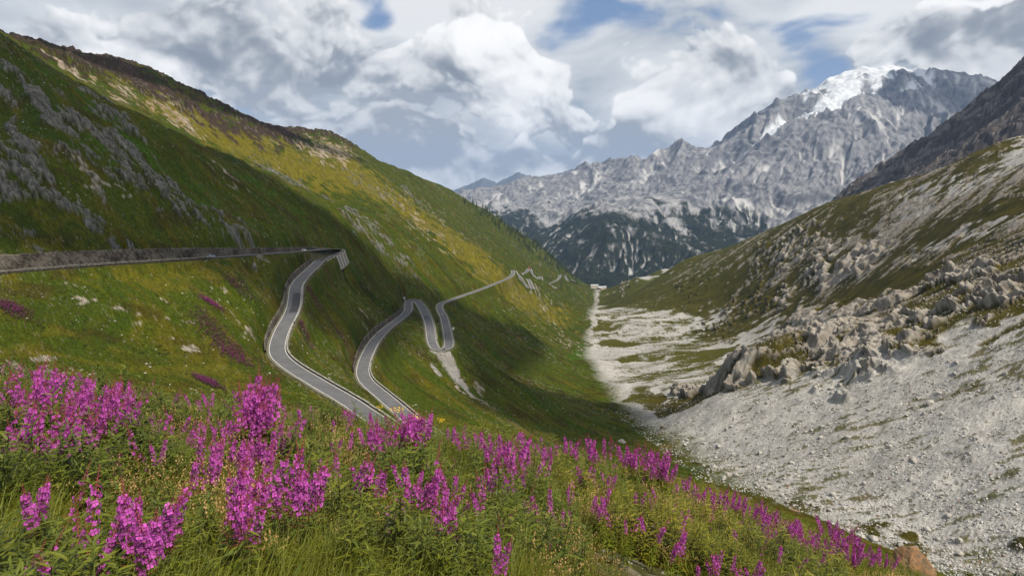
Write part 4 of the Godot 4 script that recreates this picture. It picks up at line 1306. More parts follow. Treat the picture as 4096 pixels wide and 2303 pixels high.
func bastion(m: Material) -> void:
	# the buttressed wall under the highest hairpin
	var pts := road_points[0]
	var half := road_half[0]
	var i0 := sample_at(0, UPPER_ROAD, 10.2)
	var i1 := sample_at(0, UPPER_ROAD, 14.2)
	var o := thing("hairpin_bastion", "tall pale buttressed stone wall under the highest hairpin", "stone wall", pts[(i0 + i1) / 2])
	var verts := PackedVector3Array()
	var cols := PackedColorArray()
	var idx := PackedInt32Array()
	var up := 14
	var n := (i1 - i0) * 3
	for k in n + 1:
		var f := i0 + k / 3.0
		var i := mini(int(f), i1 - 1)
		var p := pts[i].lerp(pts[i + 1], f - i)
		var s := -side_of(pts, i).lerp(side_of(pts, i + 1), f - i).normalized()
		for u in up + 1:
			var y := lerpf(0.0, -9.5, float(u) / up)
			var q := p + s * (half + 1.0 - y * 0.30) + Vector3.UP * y
			q += s * noise_b.get_noise_3d(q.x / 0.8, q.y / 0.6, q.z / 0.8) * 0.14
			verts.append(q - o.position)
			cols.append(mixed(stone_tone(q), Color(0.40, 0.39, 0.36), 0.55))
	for k in n:
		for u in up:
			var a := k * (up + 1) + u
			idx.append_array([a, a + 1, a + up + 1, a + 1, a + up + 2, a + up + 1])
	var st := SurfaceTool.new()
	st.create_from(mesh_of(verts, idx, cols), 0)
	st.generate_normals()
	put("wall_face", st.commit(), m, o)
	var cap := paint(0.46, 0.45, 0.42, 0.9)
	var b := BoxMesh.new()
	b.size = Vector3(0.7, 9.4, 1.0)
	var lip := BoxMesh.new()
	lip.size = Vector3(1.0, 0.35, 1.5)
	for k in 8:
		var i := i0 + 1 + int(k * (i1 - i0 - 2) / 7.0)
		var s := -side_of(pts, i)
		var rib := put("buttress", b, cap, o)
		rib.basis = Basis.looking_at(s, Vector3.UP) * Basis(Vector3.RIGHT, 0.29)
		rib.position = pts[i] + s * (half + 2.05) + Vector3(0, -4.6, 0) - o.position
		var head := put("corbel", lip, cap, o)
		head.basis = Basis.looking_at(s, Vector3.UP)
		head.position = pts[i] + s * (half + 0.95) + Vector3(0, -0.36, 0) - o.position

# ---------------------------------------------------------------- clouds that shade the slopes, above the frame
func build_clouds() -> void:
	var sun := to_sun()
	# thin enough that some sun comes through
	var m := paint(0.85, 0.86, 0.88, 1.0)
	m.transparency = BaseMaterial3D.TRANSPARENCY_ALPHA
	m.albedo_color.a = 0.56
	for c in SHADE_CLOUDS:
		# stands where the sun's ray through the shaded ground reaches the cloud base
		var foot := Vector3(c[0], c[1], c[2])
		var at: Vector3 = foot + sun * ((c[8] - foot.y) / sun.y)
		var o := put("cloud", cloud_mesh(c[3], c[4], int(c[6])), m)
		o.position = at
		o.rotation.y = c[5]
		tag(o, c[7], "cloud", "cumulus drifting above the pass")

const SHADE_CLOUDS := [
	[-225.0, 0.0, -285.0, 205.0, 140.0, 0.62, 1, "heaped white cloud high above the left slope, shading it", 1150.0],
	[-30.0, -110.0, -500.0, 150.0, 70.0, 0.95, 2, "long white cloud high above the middle road, shading it", 1150.0],
	[-405.0, 150.0, -770.0, 260.0, 52.0, 1.0, 3, "narrow white cloud high above the left crest, shading it", 1150.0],
	[42.0, -150.0, -385.0, 100.0, 62.0, 0.5, 4, "small white cloud high above the valley bottom, shading it", 1150.0],
	[3950.0, 950.0, -5550.0, 620.0, 420.0, 0.5, 5, "large white cloud high above the right shoulder of the glacier mountain", 3300.0],
	[1270.0, 260.0, -1500.0, 330.0, 170.0, 0.5, 6, "added unseen cloud that darkens the crag at the right edge", 1500.0],  # cloud added out of view to shade the crag
]

func cloud_mesh(rx: float, rz: float, seed: int) -> ArrayMesh:
	var s := SphereMesh.new()
	s.radius = 1.0
	s.height = 2.0
	s.radial_segments = 96
	s.rings = 40
	var st := SurfaceTool.new()
	st.create_from(s, 0)
	var arr := st.commit_to_arrays()
	var v: PackedVector3Array = arr[Mesh.ARRAY_VERTEX]
	for i in v.size():
		var p := v[i]
		var n := noise_s.get_noise_3d(p.x * 0.9 + seed * 7.0, p.y * 0.9, p.z * 0.9) * 0.55 - noise_r.get_noise_3d(p.x * 0.8 + seed * 3.0, p.y * 0.8, p.z * 0.8) * 0.16
		var q := p * (1.0 + n)
		q.y = q.y * 0.5 if q.y > 0.0 else q.y * 0.12
		v[i] = Vector3(q.x * rx, q.y * minf(rx, rz), q.z * rz)
	arr[Mesh.ARRAY_VERTEX] = v
	arr[Mesh.ARRAY_NORMAL] = null
	arr[Mesh.ARRAY_TANGENT] = null
	arr[Mesh.ARRAY_TEX_UV] = null
	var am := ArrayMesh.new()
	am.add_surface_from_arrays(Mesh.PRIMITIVE_TRIANGLES, arr)
	var out := SurfaceTool.new()
	out.create_from(am, 0)
	out.generate_normals()
	return out.commit()

# ---------------------------------------------------------------- small builders
func box(st: SurfaceTool, at: Vector3, size: Vector3, turn := Basis.IDENTITY) -> void:
	var b := BoxMesh.new()
	b.size = size
	st.append_from(b, 0, Transform3D(turn, at))

func begun() -> SurfaceTool:
	var st := SurfaceTool.new()
	st.begin(Mesh.PRIMITIVE_TRIANGLES)
	return st

func boxed(size: Vector3) -> BoxMesh:
	var b := BoxMesh.new()
	b.size = size
	return b

func part(called: String, mesh: Mesh, m: Material, parent: Node, at: Vector3, turn := Basis.IDENTITY) -> MeshInstance3D:
	var o := put(called, mesh, m, parent)
	o.transform = Transform3D(turn, at)
	return o

# A block with a pitched or hipped roof along x; overhang in metres
func roof_mesh(w: float, d: float, rise: float, over: float, hip: float) -> ArrayMesh:
	var st := begun()
	var x := w * 0.5 + over
	var z := d * 0.5 + over
	var a := [Vector3(-x, 0, -z), Vector3(x, 0, -z), Vector3(x, 0, z), Vector3(-x, 0, z), Vector3(-x + hip, rise, 0), Vector3(x - hip, rise, 0)]
	for f in [[3, 4, 5, 2], [1, 5, 4, 0]]:
		for k in [0, 1, 2, 0, 2, 3]:
			st.add_vertex(a[f[k]])
	for f in [[0, 4, 3], [2, 5, 1], [0, 3, 2], [0, 2, 1]]:
		for k in f:
			st.add_vertex(a[k])
	st.generate_normals()
	return st.commit()

func build_hotel() -> void:
	var at := Vector3(316.0, 0.0, -2080.0)
	at.y = ground(at.x, at.z) - 1.0
	var white := paint(0.66, 0.60, 0.50)
	var rose := paint(0.62, 0.47, 0.34)
	var metal := paint(0.42, 0.45, 0.48, 0.5)
	var glass := paint(0.03, 0.035, 0.04, 0.15)
	var wood := paint(0.10, 0.06, 0.035)
	# long block with rows of windows
	var h := thing("mountain_hotel", "long cream hotel block with rows of windows at the valley head", "hotel", at + Vector3(-6, 0, -14), 0.06)
	part("wall", boxed(Vector3(30, 15, 12)), white, h, Vector3(0, 7.5, 0))
	part("roof", roof_mesh(30, 12, 2.6, 0.7, 3.0), metal, h, Vector3(0, 15.0, 0))
	part("cornice", boxed(Vector3(30.6, 0.4, 12.6)), white, h, Vector3(0, 14.7, 0))
	for row in 3:
		for k in 9:
			var f := part("window", boxed(Vector3(1.7, 2.5, 0.3)), white, h, Vector3(-12.8 + k * 3.2, 3.4 + row * 4.2, 6.05))
			part("pane", boxed(Vector3(1.3, 2.1, 0.1)), glass, f, Vector3(0, 0, 0.14))
	# chalet wing with its gable to us
	var c := thing("chalet_wing", "peach chalet house with a metal gable roof and wooden balcony", "house", at + Vector3(9, -5, 6), -0.12)
	part("wall", boxed(Vector3(16, 13, 14)), rose, c, Vector3(0, 6.5, 0))
	var roof := part("roof", roof_mesh(14, 16, 5.0, 1.3, 0.0), metal, c, Vector3(0, 13.0, 0), Basis(Vector3.UP, PI / 2.0))
	part("chimney", boxed(Vector3(1.2, 3.0, 1.2)), white, roof, Vector3(3, 4.2, 1.0))
	part("balcony", boxed(Vector3(15, 1.1, 1.6)), wood, c, Vector3(0, 8.8, 7.8))
	for row in 3:
		for k in 4:
			var f := part("window", boxed(Vector3(1.9, 2.2, 0.3)), white, c, Vector3(-5.6 + k * 3.7, 2.6 + row * 4.0, 7.05))
			part("pane", boxed(Vector3(1.4, 1.8, 0.1)), glass, f, Vector3(0, 0, 0.14))
	for row in 3:
		for k in 3:
			var f := part("window", boxed(Vector3(0.3, 2.2, 1.9)), white, c, Vector3(8.05, 2.6 + row * 4.0, -4.5 + k * 4.4))
			part("pane", boxed(Vector3(0.1, 1.8, 1.4)), glass, f, Vector3(0.14, 0, 0))
	# low annexe behind
	var x := thing("annexe", "low hotel annexe with a broad grey metal roof beside the chalet", "house", at + Vector3(26, -1, -8), 0.05)
	part("wall", boxed(Vector3(22, 9, 12)), white, x, Vector3(0, 4.5, 0))
	part("roof", roof_mesh(22, 12, 4.0, 1.0, 0.0), metal, x, Vector3(0, 9.0, 0))
	for k in 5:
		var f := part("window", boxed(Vector3(1.8, 2.0, 0.3)), white, x, Vector3(-8 + k * 4, 5.0, 6.05))
		part("pane", boxed(Vector3(1.4, 1.6, 0.1)), glass, f, Vector3(0, 0, 0.14))
	var hut := thing("shed", "small white gabled shed in front of the hotel", "shed", at + Vector3(-9, -6, 8), 0.3)
	part("wall", boxed(Vector3(7, 5, 6)), white, hut, Vector3(0, 2.5, 0))
	part("roof", roof_mesh(7, 6, 2.4, 0.5, 0.0), paint(0.5, 0.5, 0.5), hut, Vector3(0, 5.0, 0))
	part("door", boxed(Vector3(2.4, 3.2, 0.2)), wood, hut, Vector3(0, 1.6, 3.05))
	# the parking place
	var lot := put("parking_place", boxed(Vector3(28, 3.0, 16)), paint(0.24, 0.23, 0.225))
	structure(lot)
	lot.position = Vector3(at.x + 5, ground(at.x + 5, at.z + 40) - 0.4, at.z + 38)
	lot.rotation.y = 0.12

# ---------------------------------------------------------------- vehicles
func loft(rings: Array, closed_ends := true) -> ArrayMesh:
	# rings of equal count, joined in order
	var st := begun()
	var n: int = rings[0].size()
	for r in rings.size() - 1:
		for k in n:
			var a: Vector3 = rings[r][k]
			var b: Vector3 = rings[r][(k + 1) % n]
			var c: Vector3 = rings[r + 1][(k + 1) % n]
			var d: Vector3 = rings[r + 1][k]
			for v in [a, b, c, a, c, d]:
				st.add_vertex(v)
	if closed_ends:
		for e in [0, rings.size() - 1]:
			for k in range(1, n - 1):
				for v in [rings[e][0], rings[e][k], rings[e][k + 1]]:
					st.add_vertex(v)
	st.generate_normals()
	return st.commit()

func section(x: float, y0: float, y1: float, w0: float, w1: float) -> Array:
	return [Vector3(x, y0, -w0), Vector3(x, y1 - 0.08, -w1 - 0.02), Vector3(x, y1, -w1 + 0.08), Vector3(x, y1, w1 - 0.08), Vector3(x, y1 - 0.08, w1 + 0.02), Vector3(x, y0, w0)]

func car(called: String, label: String, at: Vector3, heading: Vector3, body: Material) -> Node3D:
	var o := thing(called, label, "car", at, atan2(-heading.z, heading.x), "cars on the pass road")
	var dark := paint(0.012, 0.012, 0.013, 0.12)
	var black := paint(0.02, 0.02, 0.02, 0.9)
	part("body", loft([section(-2.1, 0.35, 0.75, 0.72, 0.66), section(-2.0, 0.25, 0.92, 0.84, 0.78), section(-1.1, 0.22, 0.98, 0.87, 0.80), section(0.8, 0.22, 0.97, 0.87, 0.80), section(1.85, 0.24, 0.84, 0.84, 0.74), section(2.1, 0.34, 0.62, 0.70, 0.60)]), body, o, Vector3.ZERO)
	part("cabin_glass", loft([section(-1.95, 0.90, 0.96, 0.74, 0.72), section(-1.45, 0.90, 1.40, 0.76, 0.58), section(0.25, 0.90, 1.44, 0.76, 0.58), section(1.10, 0.90, 0.97, 0.74, 0.72)]), dark, o, Vector3.ZERO)
	part("roof", loft([section(-1.45, 1.36, 1.43, 0.60, 0.54), section(-0.5, 1.38, 1.49, 0.60, 0.55), section(0.25, 1.38, 1.46, 0.60, 0.54)]), body, o, Vector3.ZERO)
	var tyre := CylinderMesh.new()
	tyre.top_radius = 0.32
	tyre.bottom_radius = 0.32
	tyre.height = 0.22
	tyre.radial_segments = 18
	var rim := CylinderMesh.new()
	rim.top_radius = 0.2
	rim.bottom_radius = 0.2
	rim.height = 0.24
	rim.radial_segments = 12
	var silver := paint(0.45, 0.45, 0.46, 0.4)
	for x in [-1.3, 1.3]:
		for z in [-0.78, 0.78]:
			var w := part("wheel", tyre, black, o, Vector3(x, 0.32, z), Basis(Vector3.RIGHT, PI / 2.0))
			part("rim", rim, silver, w, Vector3.ZERO)
	for z in [-0.55, 0.55]:
		part("headlight", boxed(Vector3(0.12, 0.14, 0.3)), paint(0.7, 0.7, 0.7, 0.2), o, Vector3(2.02, 0.62, z))
		part("tail_light", boxed(Vector3(0.1, 0.16, 0.26)), paint(0.35, 0.02, 0.02, 0.3), o, Vector3(-2.06, 0.72, z))
	return o

func on_road(road: int, control: Array, k: float, off: float) -> Array:
	# (place, heading along the samples)
	var i := sample_at(road, control, k)
	var pts := road_points[road]
	var t := (pts[mini(i + 1, pts.size() - 1)] - pts[maxi(i - 1, 0)]).normalized()
	return [pts[i] + side_of(pts, i) * off + Vector3(0, 0.01, 0), t]

func build_vehicles() -> void:
	var a := on_road(0, UPPER_ROAD, 6.05, 1.4)
	car("car", "silver blue car driving on the straight upper road", a[0], a[1], paint(0.30, 0.35, 0.42, 0.3))
	a = on_road(0, UPPER_ROAD, 8.3, 1.4)
	car("car", "small white car on the upper road just before the hairpin", a[0], a[1], paint(0.62, 0.63, 0.64, 0.3))
	for v in [[2, THIRD_ROAD, 4.0, 1.4, "black car halfway down the steep far ramp below the first far hairpin", 0.02], [3, FOURTH_ROAD, 2.2, 1.3, "dark car following the red bus up to its hairpin", 0.04], [3, FOURTH_ROAD, 7.3, 1.5, "dark car coming down from the red bus", 0.03], [3, FOURTH_ROAD, 9.2, 1.5, "black car beside the far lay-by loop", 0.02], [3, FOURTH_ROAD, 3.2, -1.3, "white car waiting behind the red bus", 0.6], [4, LOWER_ROAD, 9.0, 1.2, "dark car on the lowest winding ramp before the hotel", 0.03], [4, LOWER_ROAD, 4.6, 1.6, "white car at the end of the lower hairpin terrace", 0.62], [4, LOWER_ROAD, 20.2, 1.5, "white car on the last straight towards the hotel", 0.65]]:
		a = on_road(v[0], v[1], v[2], v[3])
		car("car", v[4], a[0], a[1], paint(v[5], v[5], v[5] * 1.03, 0.3))
	# white camper and the red coach
	a = on_road(4, LOWER_ROAD, 20.9, 3.0)
	var camper := thing("camper_van", "white camper van parked on the last straight before the hotel", "van", a[0], atan2(-a[1].z, a[1].x))
	var pale := paint(0.68, 0.68, 0.67, 0.4)
	var dark := paint(0.015, 0.015, 0.016, 0.15)
	part("body", boxed(Vector3(6.5, 2.6, 2.2)), pale, camper, Vector3(0, 1.75, 0))
	part("windscreen", boxed(Vector3(0.1, 1.0, 1.9)), dark, camper, Vector3(3.22, 1.7, 0))
	part("window", boxed(Vector3(1.4, 0.7, 0.1)), dark, camper, Vector3(-0.8, 2.1, 1.08))
	var tyre := CylinderMesh.new()
	tyre.top_radius = 0.45
	tyre.bottom_radius = 0.45
	tyre.height = 0.28
	tyre.radial_segments = 16
	var black := paint(0.02, 0.02, 0.02, 0.9)
	for x in [-2.0, 2.2]:
		for z in [-0.95, 0.95]:
			part("wheel", tyre, black, camper, Vector3(x, 0.45, z), Basis(Vector3.RIGHT, PI / 2.0))
	a = on_road(3, FOURTH_ROAD, 4.6, 0.6)
	var bus := thing("coach", "long orange-red coach rounding a far hairpin", "bus", a[0], atan2(-a[1].z, a[1].x))
	var red := paint(0.52, 0.09, 0.03, 0.35)
	part("body", loft([[Vector3(-6, 0.4, -1.25), Vector3(-6, 3.1, -1.2), Vector3(-5.9, 3.3, -1.0), Vector3(-5.9, 3.3, 1.0), Vector3(-6, 3.1, 1.2), Vector3(-6, 0.4, 1.25)], [Vector3(5.6, 0.4, -1.25), Vector3(5.6, 3.1, -1.2), Vector3(5.5, 3.3, -1.0), Vector3(5.5, 3.3, 1.0), Vector3(5.6, 3.1, 1.2), Vector3(5.6, 0.4, 1.25)], [Vector3(6, 0.5, -1.1), Vector3(5.8, 2.9, -1.1), Vector3(5.7, 3.1, -0.9), Vector3(5.7, 3.1, 0.9), Vector3(5.8, 2.9, 1.1), Vector3(6, 0.5, 1.1)]]), red, bus, Vector3.ZERO)
	for z in [-1.24, 1.24]:
		for k in 6:
			part("window", boxed(Vector3(1.6, 1.0, 0.06)), dark, bus, Vector3(-4.9 + k * 1.85, 2.3, z))
	part("windscreen", boxed(Vector3(0.1, 1.5, 2.0)), dark, bus, Vector3(5.92, 2.0, 0))
	for x in [-3.4, 3.9]:
		for z in [-1.1, 1.1]:
			part("wheel", tyre, black, bus, Vector3(x, 0.45, z), Basis(Vector3.RIGHT, PI / 2.0))
	# motorcyclists and cyclists on the near roads
	for v in [[1, MIDDLE_ROAD, 20.4, 0.8, "motorcyclist in dark clothes on the leg between the near hairpins", 0.02, true], [1, MIDDLE_ROAD, 25.0, 0.5, "motorcyclist leaning through the lowest near hairpin", 0.03, true], [1, MIDDLE_ROAD, 29.2, -0.6, "cyclist in pale clothes on the last near leg", 0.5, false], [1, MIDDLE_ROAD, 11.7, -2.0, "cyclist in green beside the stone wall of the middle road", 0.1, false]]:
		a = on_road(v[0], v[1], v[2], v[3])
		rider(v[4], a[0], a[1], v[5], v[6])
	for v in [[-31.5, -331.0, 0.4, "left one of two motorcycles parked on the gravel lay-by"], [-28.6, -332.0, 0.9, "right one of two motorcycles parked on the gravel lay-by"]]:
		motorcycle(v[3], Vector3(v[0], ground(v[0], v[1]), v[1]), Vector3(cos(v[2]), 0, sin(v[2])), true)
	# road signs
	for v in [[1, MIDDLE_ROAD, 27.4, 4.6, "white square road sign beside the last near leg"], [1, MIDDLE_ROAD, 16.9, -4.6, "small road sign behind the middle hairpin"]]:
		a = on_road(v[0], v[1], v[2], v[3])
		var s := thing("road_sign", v[4], "road sign", Vector3(a[0].x, a[0].y - 0.4, a[0].z), PI * 0.05)
		var post := CylinderMesh.new()
		post.top_radius = 0.04
		post.bottom_radius = 0.04
		post.height = 3.2
		part("post", post, paint(0.3, 0.3, 0.3, 0.5), s, Vector3(0, 1.6, 0))
		part("panel", boxed(Vector3(1.5, 1.7, 0.06)), paint(0.65, 0.66, 0.66, 0.5), s, Vector3(0, 2.7, 0.06))
		part("panel_frame", boxed(Vector3(1.62, 1.82, 0.04)), paint(0.12, 0.13, 0.15, 0.5), s, Vector3(0, 2.7, 0.03))

func wheel_mesh(radius: float, width: float) -> Mesh:
	var t := TorusMesh.new()
	t.outer_radius = radius
	t.inner_radius = radius - width
	t.rings = 18
	t.ring_segments = 8
	return t

func motorcycle(label: String, at: Vector3, heading: Vector3, heavy: bool) -> Node3D:
	var o := thing("motorcycle" if heavy else "bicycle", label, "motorcycle" if heavy else "bicycle", at, atan2(-heading.z, heading.x))
	var black := paint(0.02, 0.02, 0.022, 0.6)
	var w := wheel_mesh(0.33, 0.12 if heavy else 0.04)
	for x in [-0.72 if heavy else -0.5, 0.72 if heavy else 0.5]:
		part("wheel", w, black, o, Vector3(x, 0.33, 0), Basis(Vector3.RIGHT, PI / 2.0))
	var st := begun()
	box(st, Vector3(0.66, 0.62, 0), Vector3(0.06, 0.7, 0.1), Basis(Vector3.BACK, 0.35))
	box(st, Vector3(0.5, 0.98, 0), Vector3(0.05, 0.05, 0.66))
	box(st, Vector3(-0.4, 0.45, 0), Vector3(0.6, 0.07, 0.12), Basis(Vector3.BACK, -0.25))
	part("fork_and_frame", st.commit(), black, o, Vector3.ZERO)
	if heavy:
		part("engine", boxed(Vector3(0.5, 0.36, 0.34)), paint(0.16, 0.16, 0.165, 0.4), o, Vector3(0, 0.45, 0))
		part("tank", loft([[Vector3(-0.1, 0.72, -0.12), Vector3(-0.1, 0.82, 0), Vector3(-0.1, 0.72, 0.12)], [Vector3(0.2, 0.68, -0.18), Vector3(0.2, 0.98, 0), Vector3(0.2, 0.68, 0.18)], [Vector3(0.5, 0.74, -0.1), Vector3(0.5, 0.9, 0), Vector3(0.5, 0.74, 0.1)]]), paint(0.35, 0.12, 0.03, 0.3), o, Vector3.ZERO)
		part("seat", boxed(Vector3(0.7, 0.12, 0.28)), black, o, Vector3(-0.42, 0.78, 0))
		part("pannier", boxed(Vector3(0.42, 0.4, 0.7)), paint(0.12, 0.12, 0.12, 0.5), o, Vector3(-0.75, 0.72, 0))
	else:
		part("saddle", boxed(Vector3(0.24, 0.06, 0.14)), black, o, Vector3(-0.2, 0.92, 0))
	return o

# distance to a bone that tapers from ra to rb
func bone(p: Vector3, a: Vector3, b: Vector3, ra: float, rb: float) -> float:
	var f := clampf((p - a).dot(b - a) / maxf((b - a).length_squared(), 1e-6), 0.0, 1.0)
	return p.distance_to(a.lerp(b, f)) - lerpf(ra, rb, f)

func body_mesh(bones: Array, lo: Vector3, hi: Vector3, cell: float) -> ArrayMesh:
	# surface nets over the smooth union of the bones
	var n := Vector3i(((hi - lo) / cell).ceil()) + Vector3i.ONE
	var field := PackedFloat32Array()
	field.resize(n.x * n.y * n.z)
	for z in n.z:
		for y in n.y:
			for x in n.x:
				var p := lo + Vector3(x, y, z) * cell
				var s := 0.0
				for b in bones:
					s += exp(-bone(p, b[0], b[1], b[2], b[3]) * 45.0)
				field[x + n.x * (y + n.y * z)] = -log(maxf(s, 1e-30)) / 45.0
	var at := {}
	var verts := PackedVector3Array()
	for z in n.z - 1:
		for y in n.y - 1:
			for x in n.x - 1:
				var sum := Vector3.ZERO
				var k := 0
				for e in [[0, 0, 0, 1, 0, 0], [0, 1, 0, 1, 1, 0], [0, 0, 1, 1, 0, 1], [0, 1, 1, 1, 1, 1], [0, 0, 0, 0, 1, 0], [1, 0, 0, 1, 1, 0], [0, 0, 1, 0, 1, 1], [1, 0, 1, 1, 1, 1], [0, 0, 0, 0, 0, 1], [1, 0, 0, 1, 0, 1], [0, 1, 0, 0, 1, 1], [1, 1, 0, 1, 1, 1]]:
					var a := field[x + e[0] + n.x * (y + e[1] + n.y * (z + e[2]))]
					var b := field[x + e[3] + n.x * (y + e[4] + n.y * (z + e[5]))]
					if (a < 0.0) != (b < 0.0):
						var f := a / (a - b)
						sum += Vector3(x, y, z) + Vector3(e[0], e[1], e[2]).lerp(Vector3(e[3], e[4], e[5]), f)
						k += 1
				if k:
					at[Vector3i(x, y, z)] = verts.size()
					verts.append(lo + sum / k * cell)
	var idx := PackedInt32Array()
	for z in range(1, n.z - 1):
		for y in range(1, n.y - 1):
			for x in range(1, n.x - 1):
				var here := field[x + n.x * (y + n.y * z)] < 0.0
				for ax in 3:
					var st := Vector3i(1 if ax == 0 else 0, 1 if ax == 1 else 0, 1 if ax == 2 else 0)
					var there := field[x + st.x + n.x * (y + st.y + n.y * (z + st.z))] < 0.0
					if here == there:
						continue
					var u := Vector3i(st.z, st.x, st.y)
					var v := Vector3i(st.y, st.z, st.x)
					var c := Vector3i(x, y, z)
					var q := [c, c - u, c - u - v, c - v]
					if q.all(func(w: Vector3i) -> bool: return at.has(w)):
						var order := [0, 1, 2, 0, 2, 3] if here else [0, 2, 1, 0, 3, 2]
						for o in order:
							idx.append(at[q[o]])
	var sf := SurfaceTool.new()
	sf.create_from(mesh_of(verts, idx), 0)
	sf.generate_normals()
	return sf.commit()

var rider_body: Mesh

func rider(label: String, at: Vector3, heading: Vector3, tone: float, heavy: bool) -> void:
	var bike := motorcycle(label.replace("motorcyclist", "motorcycle under the rider").replace("cyclist", "bicycle under the rider"), at, heading, heavy)
	if rider_body == null:
		# seated, leaning to the handlebar, feet on the pegs
		var hip := Vector3(-0.25, 0.95, 0)
		var neck := Vector3(0.12, 1.46, 0)
		var bones := [[hip, neck, 0.16, 0.17], [neck, neck + Vector3(0.05, 0.12, 0), 0.07, 0.07], [neck + Vector3(0.08, 0.19, 0), neck + Vector3(0.1, 0.24, 0), 0.125, 0.12]]
		for s in [-1.0, 1.0]:
			var sh := Vector3(0.1, 1.4, 0.2 * s)
			var el := Vector3(0.3, 1.16, 0.3 * s)
			var ha := Vector3(0.52, 1.03, 0.26 * s)
			var kn := Vector3(0.2, 0.82, 0.22 * s)
			var an := Vector3(-0.05, 0.40, 0.2 * s)
			bones += [[sh, el, 0.065, 0.05], [el, ha, 0.05, 0.035], [ha, ha + Vector3(0.06, -0.02, 0), 0.042, 0.035], [hip + Vector3(0, 0, 0.1 * s), kn, 0.1, 0.07], [kn, an, 0.065, 0.045], [an, an + Vector3(0.18, -0.06, 0), 0.05, 0.04]]
		rider_body = body_mesh(bones, Vector3(-0.5, 0.25, -0.45), Vector3(0.7, 1.95, 0.45), 0.035)
	var o := tag(put("person", rider_body, paint(tone, tone * 1.02, tone * 0.98, 0.8)), label, "person", "riders on the near hairpins") as MeshInstance3D
	o.transform = bike.transform
	var helmet := SphereMesh.new()
	helmet.radius = 0.155
	helmet.height = 0.31
	helmet.radial_segments = 16
	helmet.rings = 10
	part("helmet", helmet, paint(0.3, 0.3, 0.3, 0.3), o, Vector3(0.2, 1.72, 0))
	part("visor", boxed(Vector3(0.06, 0.09, 0.2)), paint(0.02, 0.02, 0.02, 0.1), o, Vector3(0.335, 1.71, 0))

# ---------------------------------------------------------------- trees
func conifer(height: float, seed: int) -> Array:
	# (trunk, crown): a ragged spire of drooping, uneven tiers
	var r := RandomNumberGenerator.new()
	r.seed = seed
	var st := begun()
	var tiers := 8
	for t in tiers:
		var f := float(t) / tiers
		var y := height * (0.10 + 0.86 * f)
		var rad := height * 0.21 * (1.0 - f) + 0.15
		var n := 9
		for k in n:
			var a := TAU * (k + r.randf_range(-0.35, 0.35)) / n
			var l := rad * r.randf_range(0.55, 1.15)
			var w := 0.5 * rad
			var tip := Vector3(cos(a) * l, y - l * 0.35, sin(a) * l)
			var side := Vector3(-sin(a), 0, cos(a)) * w * 0.5
			var root := Vector3(0, y + height * 0.10, 0)
			var mid := Vector3(cos(a), 0, sin(a)) * l * 0.55 + Vector3(0, y, 0)
			var tone := mixed(Color(0.022, 0.034, 0.014), Color(0.045, 0.058, 0.02), r.randf())
			for v in [root, mid + side, tip, root, tip, mid - side]:
				st.set_color(tone)
				st.add_vertex(v)
	st.generate_normals()
	var trunk := CylinderMesh.new()
	trunk.top_radius = 0.04
	trunk.bottom_radius = height * 0.018
	trunk.height = height * 0.9
	trunk.radial_segments = 6
	trunk.rings = 1
	return [trunk, st.commit()]

